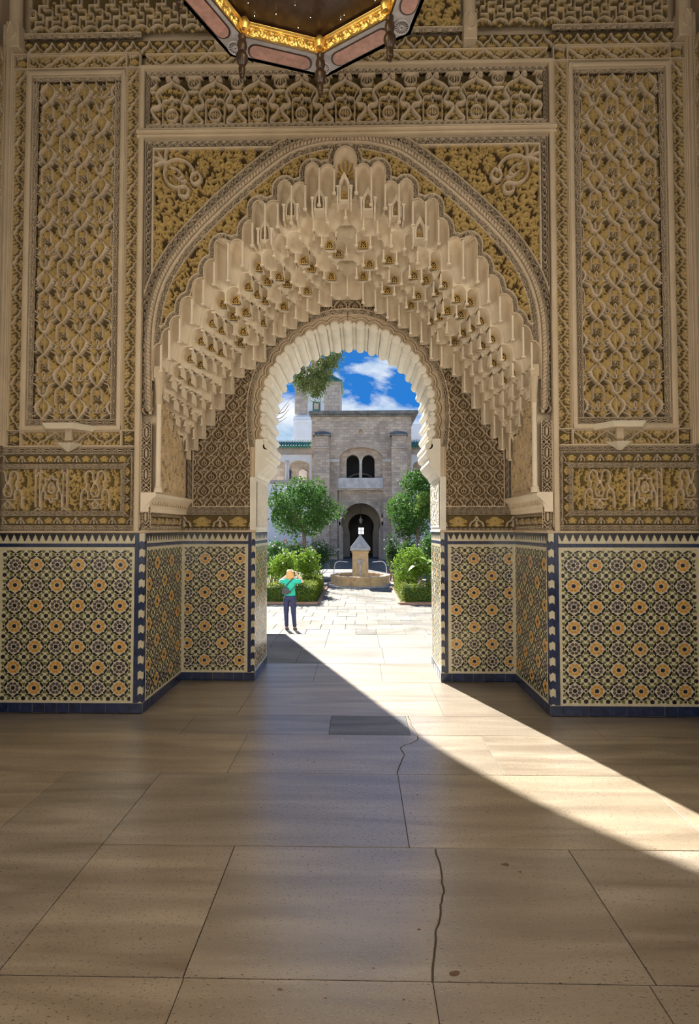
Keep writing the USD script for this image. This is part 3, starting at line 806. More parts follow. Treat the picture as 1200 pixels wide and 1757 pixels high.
# the big arch of twisted rope
ARC = [(591, 233), (566, 234), (540, 238), (495, 253), (446, 288), (384, 342), (322, 405), (286, 455), (266, 500), (256, 545), (253, 590), (253, 640), (254, 700)]
arc = spline([at(a, b, YF)[[0, 2]] for a, b in ARC], 30); arc[0, 0] = 0.0; arc = dense(arc, .003)
arc_t = cKDTree(arc); arc_s = np.concatenate([[0], np.cumsum(np.linalg.norm(np.diff(arc, axis=0), axis=1))])
XS, ZS = FX(246), FZ(236)               # inner edges of the arch's square frame
XQ, ZQ = FX(259), FZ(247)
PALM = Motif(1.2, 1.2, False, .003)     # the corner palmette of the spandrel
_q = lambda pts: spline(np.array([at(a, b, YF)[[0, 2]] for a, b in pts]) - [-1.76, 4.4], 8)
for pts, w in (([(270, 258), (276, 268), (284, 276)], .016), ([(262, 266), (272, 270), (284, 276)], .016), ([(264, 280), (274, 276), (284, 276)], .013), ([(284, 252), (282, 264), (284, 276)], .013),
               ([(284, 276), (300, 270), (318, 274), (330, 288), (326, 304), (333, 312), (343, 304), (338, 293), (330, 296)], .013),
               ([(284, 276), (280, 294), (286, 310), (300, 318), (314, 316), (322, 322), (318, 333), (306, 331), (306, 322)], .013),
               ([(292, 284), (304, 288), (312, 298), (304, 304), (296, 296)], .009), ([(300, 300), (310, 308), (318, 306)], .009)):
    p = _q(pts); PALM.st(p, np.interp(np.linspace(0, 1, len(p)), [0, .3, .8, 1], [.6, 1, 1, .6]) * w, 1.0, CREAM, 'round')
PALM.build()


def spandrel(U, V):
    P = np.stack([U.ravel(), V.ravel()], 1)
    d, i = arc_t.query(P); s = arc_s[i]
    tn = arc[np.minimum(i + 2, len(arc) - 1)] - arc[np.maximum(i - 2, 0)]; r = P - arc[i]
    sd = d * np.sign(tn[:, 0] * r[:, 1] - tn[:, 1] * r[:, 0] + 1e-12) * -1
    dS = scal_t.query(P)[0]
    H, C = mR.sample(P[:, 0], P[:, 1]); H = H * .75
    ph, pc = PALM.sample(np.clip(P[:, 0] + 1.76, 0, 1.19), np.clip(P[:, 1] - 4.4, 0, 1.19))
    clear = (ph < .05) & (cKDTree(np.vstack([g[0] for g in PALM.g]) + [-1.76, 4.4]).query(P)[0] < .03)
    H[clear] = np.minimum(H[clear], .1); k = ph > .08; H[k] = np.maximum(H[k], .25 + .75 * ph[k]); C[k] = CREAM
    def put_(m, h, c=None):
        H[m] = h[m] if np.ndim(h) else h
        C[m] = c[m] if np.ndim(c) == 2 else (CREAM if c is None else c)
    fr = np.minimum(P[:, 0] - XQ, ZQ - P[:, 1])
    put_((fr >= 0) & (fr < .014) & (sd > 0), .9 + 0 * s)
    top = (ZQ - P[:, 1]) < (P[:, 0] - XQ)
    hb, cb = mO.sample(np.where(top, P[:, 0], P[:, 1]), np.clip(-fr, .0005, .0655)); put_((fr < 0) & (sd > 0), hb, cb)
    # outside of the rope: loops band, then a plain line
    hb, cb = mO.sample(s / 1.0, (sd - .026) / .066 * .066)
    put_((sd > .022) & (sd <= .092), hb, cb); put_((sd > .092) & (sd < .104), .9 + 0 * s)
    rope = .55 + .45 * np.sqrt(np.maximum(0, 1 - (sd / .021) ** 2)) - .38 * (np.mod(s + sd * .5, .034) < .008)
    put_(np.abs(sd) <= .021, rope); put_((np.abs(sd) > .021) & (np.abs(sd) < .026), .1 + 0 * s)
    put_((sd < -.026) & (sd > -.056), .6 + .4 * np.sqrt(np.maximum(0, 1 - ((sd + .041) / .015) ** 2)))
    hb, cb = mB.sample(s * 1.2, np.clip((-sd - .060) / .036 * .05 + .008, 0, .065))
    put_((sd <= -.056) & (sd > -.096), hb, cb); put_((sd <= -.096) & (sd > -.106), .8 + 0 * s)
    inn = sd < -.1
    hb, cb = mB.sample((P[:, 0] * .8 + P[:, 1]) * 1.3, np.clip(dS / .05 * .066, 0, .065))
    put_(inn & (dS < .050), hb * .8, cb); put_(inn & (dS >= .050) & (dS < .060), .85 + 0 * s); put_(inn & (dS < .010), .9 + 0 * s)
    return H.reshape(U.shape), C.reshape(U.shape + (3,))


from shapely import prepare, contains_xy
hole_in = hole.buffer(-.002); prepare(hole_in)
for pl, sgn, nm in ((PFL, 1, 'left'), (PFR, -1, 'right')):
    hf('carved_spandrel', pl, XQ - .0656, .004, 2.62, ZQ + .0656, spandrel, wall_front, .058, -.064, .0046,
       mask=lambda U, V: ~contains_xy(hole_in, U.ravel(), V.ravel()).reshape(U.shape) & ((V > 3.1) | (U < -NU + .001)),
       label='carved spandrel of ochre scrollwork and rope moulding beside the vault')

x_z1, x_m1, x_b1, x_f, x_b2, x_m2, x_z2, x_e = [(FX(a), FX(b)) for a, b in ((17, 39.5), (40, 49), (50, 60.5), (60.5, 192.5), (192.5, 204), (204, 211), (213, 234.5), (236, 244.5))]
for pl in (PFL, PFR):
    w = wall_front
    T = lambda u0, u1, y0, y1, m, n='carved_band', d=.034: strip(pl, w, u0, u1, FZ(y1), FZ(y0), m, n, d, -.042)
    # tall panel
    fz0, fz1 = FZ(717), FZ(131)
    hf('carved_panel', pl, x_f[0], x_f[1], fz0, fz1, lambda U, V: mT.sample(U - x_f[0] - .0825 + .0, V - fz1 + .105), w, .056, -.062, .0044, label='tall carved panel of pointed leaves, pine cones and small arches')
    T(x_b1[0], x_b1[1], 131, 717, mB); T(x_b2[0], x_b2[1], 131, 717, mB); T(x_b1[0], x_b2[1], 121.5, 131, mB); T(x_b1[0], x_b2[1], 717, 728.5, mB)
    for r in ((x_m1[0], x_m1[1], 115, 736), (x_m2[0], x_m2[1], 115, 736), (x_m1[0], x_m2[1], 114, 121.5), (x_m1[0], x_m2[1], 729, 736.5)):
        bar(pl, w, r[0], r[1], FZ(r[3]), FZ(r[2]), .014)
    # zigzag ribbons around it, square rosettes where they meet
    T(x_z1[0], x_z1[1], 110, 735, mZ); T(x_z2[0], x_z2[1], 110, 735, mZ)
    T(x_z1[1] + .01, x_z2[0] - .01, 738, 763, mZ); T(x_z1[1] + .01, x_z2[0] - .01, 84, 107, mZ)
    for a, b in (x_z1, x_z2):
        for y0, y1 in ((738, 763), (84, 107)):
            strip(pl, w, a, b, FZ(y1), FZ(y0), mF, 'square_rosette')
    for y in (736.8, 764.2, 83, 108.4):
        bar(pl, w, -XC, x_z2[1], FZ(y + .9), FZ(y - .9), -.004)
    for x in (x_z1[0] - .006, x_z1[1] + .006, x_z2[0] - .006, x_z2[1] + .006):
        bar(pl, w, x - .005, x + .005, FZ(764), FZ(84), -.004)
    bar(pl, w, -XC, x_z1[0] - .012, FZ(764), FZ(66), .012)
    bar(pl, w, x_e[0], x_e[1], FZ(912), FZ(112), .020)
    # cartouche frieze above the dado
    xi, xo = FX(205.5, 840), FX(235, 840)
    T(-XC, xo, 765.5, 777, mB); T(-XC, xo, 901.5, 912, mB); T(xo - .058, xo, 777, 901.5, mB)
    T(-XC, xo - .064, 778.5, 792.5, mF); T(-XC, xo - .064, 886, 900, mF); T(xo - .142, xo - .064, 792.5, 886, mF)
    T(-XC, xi + .045, 794.5, 803, mB); T(-XC, xi + .045, 876, 884.5, mB); T(xi + .004, xi + .045, 803, 876, mB)
    cz = FZ(875.5)
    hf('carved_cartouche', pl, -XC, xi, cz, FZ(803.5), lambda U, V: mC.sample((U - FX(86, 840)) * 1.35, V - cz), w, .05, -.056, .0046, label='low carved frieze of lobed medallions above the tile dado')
    bar(pl, w, -XC - .0, -NW + .02, FZ(914.8), FZ(910.8), .022)
    # dado
    dado(pl, w, -XC, -NW, FX(206.5, 1000), 0 if pl is PFL else 1, None, .082)
    # upper storey
    T(-XC, -1.86, 57, 82, mA)
    T(-XC + .09, -1.86, 46, 56, mB)
    kz = FZ(45)
    hf('carved_upper_panel', pl, -XC + .16, -1.1, kz, FZ(-22), lambda U, V: mK.sample(U, V - kz), w, .034, -.04, .006)
    T(-1.86, 0, 57, 82, mA); T(-1.1, 0, 46, 56, mB)
    hf('carved_upper_panel', pl, -1.04, 0, kz, FZ(-22), lambda U, V: mR.sample(U, V), w, .034, -.04, .006)
    for x in (-1.115, -XC + .045):
        col = MB(); col.tm(tube([(x, 0, FZ(62)), (x, 0, FZ(40)), (x, 0, CH)], .055, 14)); v, f = col.get()
        zc = FZ(52)
        q = bevel_box(x - .06, x + .06, -.055, .055, FZ(79), FZ(34), .008)
        tear = spline([(x, zc + .085), (x + .036, zc + .01), (x + .030, zc - .045), (x, zc - .062), (x - .030, zc - .045), (x - .036, zc + .01)], 6, True)
        ring = tube(np.column_stack([tear[:, 0], np.full(len(tear), -.058), tear[:, 1]]), .010, 6)
        col = MB().add(v, f).tm(q).tm(ring); v, f = col.get(); v = v * ([1, 1, 1] if pl is PFL else [-1, 1, 1]) + [0, YF, 0]
        put('pilaster', (v, f if pl is PFL else f[:, ::-1]), 'plaster', w, 40)
T = lambda u0, u1, y0, y1, m, n='carved_band', d=.034: strip(PFL, wall_front, u0, u1, FZ(y1), FZ(y0), m, n, d, -.042)
# centre frame: long frieze, cornice, frame of loops
e1 = x_e[1]
T(e1, -e1, 84, 107, mZ)
put('moulding', bar_mesh(PFL, x_e[0], -x_e[0], FZ(114), FZ(107.5), .022), 'plaster', wall_front, 40)
lx = FX(257, 160)
T(e1 + .01, -e1 - .01, 115, 124.5, mO); T(e1 + .01, -e1 - .01, 208.5, 217.5, mO); T(e1 + .01, lx, 124.5, 208.5, mO); T(-lx, -e1 - .01, 124.5, 208.5, mO)
lz0, lz1 = FZ(208.5), FZ(124.5); nL = round(-2 * lx / L_)
hf('carved_frieze', PFL, lx, -lx, lz0, lz1, lambda U, V: mL.sample((U - lx) / (-2 * lx) * 9 * L_ - .5 * L_ + 5 * L_, (V - lz0) / (lz1 - lz0) * .423), wall_front, .052, -.058, .0046, label='long carved frieze of keel arches and star rosettes')
for y0, y1, h in ((217.5, 223, .03), (223, 228, .05), (228, 233.5, .026)):
    bar(PFL, wall_front, x_e[0] - .01, -x_e[0] + .01, FZ(y1), FZ(y0), h, 'cornice')
for pl in (PFL, PFR):
    strip(pl, wall_front, e1, -NU + .0, FZ(905), FZ(722), mB)

# side walls: the same bands turn the corner
for pl, w, sgn in ((PLW, wall_left, -1), (PRW, wall_right, 1)):
    S2 = lambda u0, u1, y0, y1, m, n='carved_band': strip(pl, w, u0, u1, FZ(y1), FZ(y0), m, n)
    bar(pl, w, 0.0, .045, FZ(764), FZ(40), .012)
    S2(.055, .165, 84, 764, mZ); bar(pl, w, .175, .225, FZ(736), FZ(92), .014); S2(.23, .282, 100, 732, mB)
    z0, z1 = FZ(732), FZ(100)
    hf('carved_panel', pl, .284, .95, z0, z1, lambda U, V: mT.sample(U - .36, V - z1 + .105), w, .040, -.046, .007)
    S2(.95, 1.0, 100, 732, mB); bar(pl, w, 1.0, 1.05, FZ(736), FZ(92), .014)
    S2(0, 1.4, 765.5, 777, mB); S2(0, 1.4, 901.5, 912, mB); S2(0, 1.4, 778.5, 792.5, mF); S2(0, 1.4, 886, 900, mF); S2(0, 1.4, 794.5, 803, mB); S2(0, 1.4, 876, 884.5, mB)
    hf('carved_cartouche', pl, 0, 1.4, cz, FZ(803.5), lambda U, V: mC.sample((U - .45) * 1.35, V - cz), w, .036, -.042, .006)
    bar(pl, w, 0, 5.8, FZ(914.8), FZ(910.8), .022)
    dado(pl, w, 0, 1.49, .093, 1)
    put('tile_backing', flat_rect(pl, 1.49, 3.8, 0, 1.567, -.05, 0), 'tile_blue', w)
    bd = MB()                                           # the plain wall, opened behind the viewer for the added fill light
    x0, x1 = sorted((sgn * (XC + .10), sgn * (XC + .45)))
    bd.box(x0, x1, 2.35, YF + .1, 0, CH); bd.box(x0, x1, -4.6, .25, 0, CH); bd.box(x0, x1, .25, 2.35, 3.45, CH); bd.box(x0, x1, .25, 2.35, 0, 1.75)
    put('wall_body', bd.get(), 'plaster', w)
wall_back = xf('wall_back', kind='structure')
bd = MB(); bd.box(-XC - .4, -2.25, -4.6, -4.2, 0, CH).box(2.25, XC + .4, -4.6, -4.2, 0, CH).box(-2.25, 2.25, -4.6, -4.2, 4.4, CH).box(-2.25, 2.25, -4.6, -4.2, -.1, .3)
put('wall_body', bd.get(), 'plaster', wall_back)
ceiling = xf('ceiling', kind='structure')
put('ceiling_boards', MB().box(-XC - .45, XC + .45, -4.6, YF + .1, CH, CH + .2).get(), 'dark_wood', ceiling)
cb = xf('ceiling_beam', kind='structure')
for i in range(7):
    put('beam', MB().rbox(-XC - .04, XC + .04, -3.8 + i * 1.3, -3.6 + i * 1.3, CH - .2, CH, .01).get(), 'dark_wood', cb)

# ------------------------------------------------------------------ niche: back wall with the horseshoe doorway, sides
AR = 27                                                  # ridges around the doorway
hp = [(594, 559), (571.5, 560.5), (549, 567.5), (529, 575.5), (510.6, 586), (493.6, 601.7), (478, 618.6), (466.5, 637), (458, 657), (452.6, 679), (450.8, 701), (451, 723), (452.4, 745), (456, 766)]
rp = np.array([at(a, b, YB)[[0, 2]] for a, b in hp]); rp[:, 0] += .0; rp[0, 0] = 0
# symmetrise with the right-hand side of the arch as measured
rq = np.array([at(a, b, YB)[[0, 2]] for a, b in [(594, 559), (615.5, 560), (637.3, 564.5), (658.6, 574), (677, 585), (695.6, 598.6), (709.5, 615.5), (721, 635.6), (730, 655.6), (735.7, 675.7), (738, 699), (738, 721), (737, 743.5), (735, 766)]])
half = np.column_stack([-(-rp[:, 0] + rq[:, 0]) / 2, (rp[:, 1] + rq[:, 1]) / 2]); half[0, 0] = 0
RODS = np.vstack([half[::-1], half[1:] * [-1, 1]])
ZSP = float(at(600, 800, YB)[2])                        # where the ridges stop and the imposts begin
JX = .985                                                # half width between the jambs
opening = so.unary_union([sg.Polygon(np.vstack([RODS, [(half[-1, 0] * -1, ZSP - .15), (half[-1, 0], ZSP - .15)]])), sg.box(-JX, -.3, JX, 2.17)]).buffer(.03)
opening = so.unary_union([sg.Polygon(np.vstack([RODS, [(JX - .06, 2.0), (-JX + .06, 2.0)]])).buffer(.035), sg.box(-JX - .02, -.3, JX + .02, 2.15), sg.box(-JX, 2.1, JX, 2.2)])
slab = sg.box(-XC - .45, -.05, XC + .45, CH + .2).difference(opening)
Vp, Ff = PBL.mesh(extr(slab, YO - YB - .09), -(YO - YB)); put('wall_body', (Vp, Ff), 'plaster', niche_wall)
side = MB()
for s_ in (-1, 1):
    x0, x1 = sorted((s_ * (NW + .045), s_ * (XC + .4))); side.box(x0, x1, YF + .12, YB + .12, 0, CH)
    x0, x1 = sorted((s_ * (NU + .045), s_ * (NW + .06))); side.box(x0, x1, YF + .12, YB + .12, 1.87, 4.6)
put('side_body', side.get(), 'plaster', niche_wall)
put('vault_backing', MB().box(-NU - .1, NU + .1, YF + .12, YB + .15, 5.2, CH).get(), 'plaster', niche_wall)

BZ = lambda py: float(at(600, py, YB)[2]); BX = lambda px, py=800: float(at(px, py, YB)[0])
YR = [YF + .165 * j for j in range(7)]                  # depth of the vault's tiers
DROP = [0, .36, .45, .53, .60, .66]
cx0, cz0 = np.array([a[0] + a[1] for a in ROW0]) / 2, np.array([a[2] for a in ROW0])
tx = np.concatenate([[-1.80], cx0, [1.80]]); tz = np.concatenate([[3.0], cz0, [3.0]])
zsm = lambda x: np.interp(x, tx, tz)
b_even, b_odd = np.array([a[0] for a in ROW0] + [NU]), None
cent = cx0


def row_cells(j):
    if j == 0:
        return [(a, b, z) for a, b, z in ROW0]
    if j % 2:
        e = np.concatenate([[-NU], cent, [NU]])
    else:
        e = b_even
    out = []
    for a, b in zip(e[:-1], e[1:]):
        c = (a + b) / 2; z = zsm(np.sign(c) * max(0, abs(c) - (.03 if j < 5 else .0))) - DROP[j]
        out.append((float(a), float(b), float(z)))
    return out


ROWS = [row_cells(j) for j in range(6)]
tymp_out = so.unary_union([cell_poly(i, ROWS[5], 1.6) for i in range(len(ROWS[5]))] + [sg.box(-NU, 1.6, NU, 2.4)]).buffer(1e-4)
edge_pts = dense(np.array(tymp_out.exterior.coords), .004); edge_t = cKDTree(edge_pts)
ring_d = dense(RODS, .004); ring_t = cKDTree(ring_d)
rod_t = cKDTree(RODS)


def tympanum(U, V):
    P = np.stack([U.ravel(), V.ravel()], 1)
    H, C = mP.sample(P[:, 0] + .0775, P[:, 1] - .02)
    C = np.where((C == 0).all(1)[:, None], np.array([.22, .14, .06]), C)
    d, i = ring_t.query(P); dr = rod_t.query(P)[0]
    zin = P[:, 1] < BZ(766)
    # lobed collar around the ridges, then a braid and a line
    lob = np.where(dr < .088, .25, 0.0); lob = np.maximum(lob, np.where(np.abs(dr - .094) < .009, 1.0, 0)); lob = np.maximum(lob, np.where(np.abs(dr - .122) < .009, .85, 0))
    m = d < .150; H[m] = np.maximum(lob, .12)[m] * .95; C[m] = (BARE * .95)
    hb, cb = mB.sample(i * .004 * 1.5, np.clip((d - .152) / .034 * .052 + .007, 0, .065)); m = (d >= .150) & (d < .188); H[m] = hb[m]; C[m] = cb[m]
    m = (d >= .188) & (d < .2); H[m] = .95; C[m] = BARE
    dl = np.minimum(P[:, 0] + BX(329) * -1 - 0, np.abs(P[:, 0]) - JX)                       # straight borders beside the jambs
    j = zin & (np.abs(P[:, 0]) < JX + .05); H[j] = .95; C[j] = BARE
    j = zin & (np.abs(P[:, 0]) >= JX + .05) & (np.abs(P[:, 0]) < JX + .075); H[j] = .3; C[j] = BARE
    e = edge_t.query(P)[0]; e = np.minimum(e, P[:, 1] - BZ(876.5))
    hb, cb = mB.sample((P[:, 0] + P[:, 1] * .9) * 1.4, np.clip(e / .042 * .066, 0, .065)); m = (e < .042) & (d > .2); H[m] = hb[m] * .9; C[m] = cb[m]
    m = (e >= .042) & (e < .053) & (d > .2); H[m] = .95; C[m] = BARE
    return H.reshape(U.shape), C.reshape(U.shape + (3,))


op_in = opening.buffer(-.004); prepare(op_in)
for pl in (PBL, PBR):
    hf('carved_tympanum', pl, -NU - .01, .004, BZ(876.5), 4.46, tympanum, niche_wall, .046, -.048, .0052, mask=lambda U, V: ~contains_xy(op_in, U.ravel(), V.ravel()).reshape(U.shape), label='carved tympanum of staggered pointed palmettes around the doorway')
    strip(pl, niche_wall, -NW, -JX, BZ(883), BZ(876.5), mB); strip(pl, niche_wall, -NW, -JX, BZ(906), BZ(884), mF); strip(pl, niche_wall, -NW, -JX, BZ(910.5), BZ(906), mB)
    bar(pl, niche_wall, -NW, -JX, 1.566, 1.59, .02)
    dado(pl, niche_wall, -NW, -JX, BX(412, 1000), 0 if pl is PBL else 1, None, .075)
for pl in (PNL, PNR):
    w = niche_wall; dz = lambda y: float(at(600, y, YF)[2])
    dado(pl, w, 0, YB - YF, .12, 1 if pl is PNL else 0, .045, None, .0505)
    bar(pl, w, 0, 1.0, 1.566, 1.592, .022); strip(pl, w, 0, 1.0, 1.592, 1.635, mB, res=.006); strip(pl, w, 0, 1.0, 1.638, 1.715, mF, res=.006); strip(pl, w, 0, 1.0, 1.718, 1.752, mB, res=.006)
    # impost: a cyma with a leaf frieze that carries the colonnettes
    prof = [(-.04, 1.752), (.030, 1.752), (.034, 1.772), (.030, 1.79), (.040, 1.80), (.046, 1.83), (.070, 1.868), (.092, 1.885), (.098, 1.897), (.098, 1.915), (.085, 1.925), (-.04, 1.925)]
    V = []; k = len(prof); f = []
    for y in (.0, YB - YF + .02):
        V += [(y, z, h) for h, z in prof]
    for i in range(k - 1):
        f += [(i, i + 1, k + i + 1), (i, k + i + 1, k + i)]
    f += [(0, i, i + 1)[::-1] for i in range(1, k - 1)] + [(k, k + i, k + i + 1) for i in range(1, k - 1)]
    V = np.array(V); f = np.array(f)[:, ::-1]
    put('impost', (pl.p(V[:, 0], V[:, 1], V[:, 2]), f[:, ::-1] if pl.flip else f), 'pale_plaster', w, 35)
    lf = MB()
    for q in range(16):
        m = trimesh.creation.icosphere(1, 1.0); m.apply_scale((.022, .036, .010)); m.apply_translation((.06 + q * .06, 1.848, .058)); V2, f2 = pl.mesh(m); lf.add(V2, f2)
    put('leaf_frieze', lf.get(), 'plaster', w, True)
    # carved side panel with a stepped top
    pn = Plane(pl.O + pl.N * (NW - NU), pl.U, pl.N)
    step = lambda u: 3.18 - np.floor(np.clip(u - .10, 0, 1) / .11) * .105
    def sidef(U, V):
        H, C = mR.sample(V * .9 + 3, U * 1.25); C = np.where((H > .06)[..., None], BARE * np.array([1.04, .98, .80]), OCHRE * .6)
        h2, c2 = mT.sample(U * .9, V); k2 = h2 > .75; H = np.where(k2, np.maximum(H, h2), H); C = np.where(k2[..., None], BARE, C)
        e = np.minimum(np.minimum(U - .14, .93 - U), np.minimum(step(U) - V, V - 1.93)); m = e < .02; H = np.where(m, .9, H); C = np.where(m[..., None], BARE, C)
        return H, C
    hf('carved_side_panel', pn, .14, .93, 1.925, 3.18, sidef, w, .034, -.03, .006, mask=lambda U, V: V <= step(U), label='narrow stepped side panel of carved leafage in the niche')

# colonnettes on the impost
for s_, pl in ((-1, PNL), (1, PNR)):
    t = xf('colonnette', (s_ * (NU - .046), YF + .05, 1.925), label=f"slim cream stucco colonnette in the niche's front corner, {'on the side of the standing woman' if s_ < 0 else 'across the niche from the woman'}", cat='column')
    put('shaft', lathe([(0, .05), (.025, .05), (.022, .10), (.021, .76), (.024, .80), (0, .80)], 14), 'pale_plaster', t, 40)
    put('base', lathe([(0, 0), (.038, 0), (.038, .02), (.032, .03), (.035, .04), (.025, .055), (0, .055)], 14), 'pale_plaster', t, 40)
    put('capital', lathe([(0, .79), (.025, .79), (.031, .81), (.027, .83), (.030, .90), (.038, .99), (.040, 1.02), (0, 1.02)], 12), 'plaster', t, 40)
    put('impost_block', MB().rbox(-.04, .04, -.04, .04, 1.02, 1.13, .006).get(), 'plaster', t)

# ------------------------------------------------------------------ doorway: ridged horseshoe arch on carved jambs
arch = xf('horseshoe_arch', (0, YB, 0), label='cream horseshoe arch of ridged stucco over the doorway', cat='arch')
for i, (x, z) in enumerate(RODS):
    put('ridge', tube([(x, -.030, z), (x, -.022, z), (x, .0, z), (x, YO - YB, z)], [.036, .046, .049, .049], 16), 'white_stucco', arch, 40)
for (x, z), (x2, z2) in zip(RODS[:-1], RODS[1:]):
    c = np.array([(x + x2) / 2, (z + z2) / 2]); n = np.array([z2 - z, -(x2 - x)]); n /= np.linalg.norm(n)
    c = c - n * .012
    put('fillet', tube([(c[0], .004, c[1]), (c[0], YO - YB - .01, c[1])], .034, 4), 'white_stucco', arch)
for s_ in (-1, 1):
    prof = [(.0, 2.56), (.08, 2.56), (.10, 2.47), (.145, 2.44), (.16, 2.405), (.145, 2.375), (.115, 2.36), (.112, 2.34), (.125, 2.325), (.128, 2.30), (.105, 2.262), (.06, 2.215), (.035, 2.19), (.026, 2.165), (.02, 2.15), (.0, 2.15)]
    poly = sg.Polygon([(s_ * (JX - a), b) for a, b in prof]); V, F = PBL.mesh(extr(poly, YO - YB + .03), -(YO - YB) - .0); V = V - [0, YB, 0]
    put('impost', (V, F), 'white_stucco', arch, 35)
    pj = Plane((s_ * JX, YB, 0), (0, 1, 0), (-s_, 0, 0)); W = YO - YB
    pj0 = Plane((s_ * JX, 0, 0), (0, 1, 0), (-s_, 0, 0))
    put('jamb', pj0.mesh(trimesh.creation.box(bounds=[(0, 1.567, -.06), (W, 2.16, .002)])), 'white_stucco', arch)
    def jf(U, V):
        H, C = mR.sample(V * 1.1 + .2, U * 1.3 + .1); e = np.minimum(np.minimum(U - .03, W - .03 - U), np.minimum(V - 1.62, 2.12 - V))
        C = np.broadcast_to(np.array([.76, .71, .60]), C.shape).copy(); H = np.where(e < .014, .8, np.where(e < .028, .15, H * .8)); return H, C
    hf('carved_jamb_panel', pj0, .03, W - .03, 1.62, 2.12, jf, arch, .016, .0, .006)
    bar(pj0, arch, .0, W, 1.567, 1.59, .012, mat='white_stucco')
    dado(pj, niche_wall, 0, W, .10, 0, None, None, .0505, .3)


# ------------------------------------------------------------------ muqarnas vault
vault = xf('muqarnas_vault', (0, 0, 0), label='cream muqarnas vault of stepped stucco hoods above the doorway', cat='muqarnas')
th = np.linspace(0, PI / 2, 6)


def hood(xa, xb, x0, x1, yf, yb, zb, zt, fascia, rise=1.12, n=13):
    c, hw = (xa + xb) / 2, (xb - xa) / 2; r = hw * rise
    u0, u1 = (x0 - c) / hw, (x1 - c) / hw
    u = np.cos(np.linspace(math.acos(np.clip(u0, -1, 1)), math.acos(np.clip(u1, -1, 1)), n)); x = c + hw * u
    zs = zt - r; zo = zs + r * np.maximum(0, 1 - np.abs(u) ** 2.1) ** .56
    dep = yf + (yb - yf) * np.maximum(0, 1 - np.abs(u) ** 2.6) ** .5
    rows = [np.column_stack([x, dep, zb * np.ones(n)])]
    for t in th:
        rows.append(np.column_stack([x, yf + (dep - yf) * np.cos(t), zs + (zo - zs) * np.sin(t)]))
    m = MB(); V = np.vstack(rows); f = []
    for i in range(len(rows) - 1):
        for j in range(n - 1):
            a, b, c2, d = i * n + j, i * n + j + 1, (i + 1) * n + j + 1, (i + 1) * n + j
            f += [(a, b, c2), (a, c2, d)]
    m.add(V, f)
    if fascia:
        top = np.column_stack([x, np.full(n, yf), np.full(n, fascia)]); e = rows[-1]
        m.add(np.vstack([e, top]), [q for j in range(n - 1) for q in ((j, j + 1, n + j + 1), (j, n + j + 1, n + j))])
    for e, cut in ((0, u0 > -.999), (n - 1, u1 < .999)):   # side of the higher neighbour's pier
        if cut:
            col = np.array([w[e] for w in rows]); fr_ = col.copy(); fr_[:, 1] = yf; k = len(rows)
            m.add(np.vstack([col, fr_]), [q for j in range(k - 1) for q in ((j, j + 1, k + j + 1), (j, k + j + 1, k + j))])
    low = rows[0]; back = np.column_stack([x, np.full(n, yb + .003), zb * np.ones(n)])
    m.add(np.vstack([low, back]), [q for j in range(n - 1) for q in ((j, n + j, n + j + 1), (j, n + j + 1, j + 1))])
    return m.get()


def lattice(hw, h):
    """A small arched stucco grille: pierced leaves in a plate."""
    out = arch_poly(-hw, hw, h, 0, 10)
    cut = []
    for sx in (-1, 1):
        for q in range(3):
            cut.append(sa.translate(sa.rotate(sa.scale(sg.Point(0, 0).buffer(1, 3), hw * .17, hw * .36), sx * -28), sx * hw * (.52 - .1 * q), h * (.18 + .25 * q)))
    cut.append(sa.translate(sa.scale(sg.Point(0, 0).buffer(1, 3), hw * .13, hw * .42), 0, h * .58))
    cut.append(sa.translate(sa.scale(sg.Point(0, 0).buffer(1, 3), hw * .13, hw * .3), 0, h * .2))
    return extr(out.difference(so.unary_union(cut)), .008)


simple('ochre_plaster', OCHRE * 1.3, .8, .1, 20, .001, 120, .2)
simple('earth_shade_plaster', EARTH_SHADE * 1.2, .9, .1, 20)
for j in range(6):
    yf, yb = YR[j], YR[j + 1]
    nxt = ROWS[j + 1] if j < 5 else None
    for k, (x0, x1, zt) in enumerate(ROWS[j]):
        c = (x0 + x1) / 2
        if nxt:
            near = lambda x: [z for a, b, z in nxt if a - .001 <= x <= b + .001] or [zt - .3]
            zl_, zr_ = max(near(x0 + .003)) + .006, max(near(x1 - .003)) + .006
        else:
            zl_ = zr_ = zt - .22
        zl_, zr_ = min(zl_, zt - .12), min(zr_, zt - .12)
        zb = np.where(np.arange(13) < 6, zl_, np.where(np.arange(13) > 6, zr_, (zl_ + zr_) / 2)); zc = max(zl_, zr_)
        if zt < 2.45:
            continue
        fas = None if j == 0 else zt + .30
        cell = put('hood', hood(*extent(k, ROWS[j]), x0, x1, yf, yb, zb, zt, fas), 'pale_plaster', vault, 28)
        hw = (x1 - x0) / 2
        if ((j in (1, 2) and .75 < abs(c) < 1.6) or (j in (2, 3, 4) and abs(c) <= 1.3 and k % 2 == (0 if j != 3 else 1))) and hw > .03:
            gw = min(hw * .72, .040); gh = min(gw * 3.6, zt - zc - .03)
            yy = yf + (yb - yf) * .72
            put('arched_grille_backing', MB().box(c - gw, c + gw, yy + .006, yy + .012, zc + .012, zc + .012 + gh * .7).get(), 'earth_shade_plaster', cell)
            V, F = PFL.mesh(lattice(gw, gh)); put('arched_grille', (V + [c, yy - YF + .004, zc + .012], F), 'ochre_plaster', cell)
        if k and abs(x0) < NU - .02:
            zl = min(zt, ROWS[j][k - 1][2])
            b = MB().rbox(x0 - .008, x0 + .008, yf - .008, yf + .012, zl_ - .02, zl - hw * .55, .002).rbox(x0 - .017, x0 + .017, yf - .016, yf + .018, zl_ - .034, zl_ - .018, .003)
            put('pendant', b.get(), 'pale_plaster', cell)
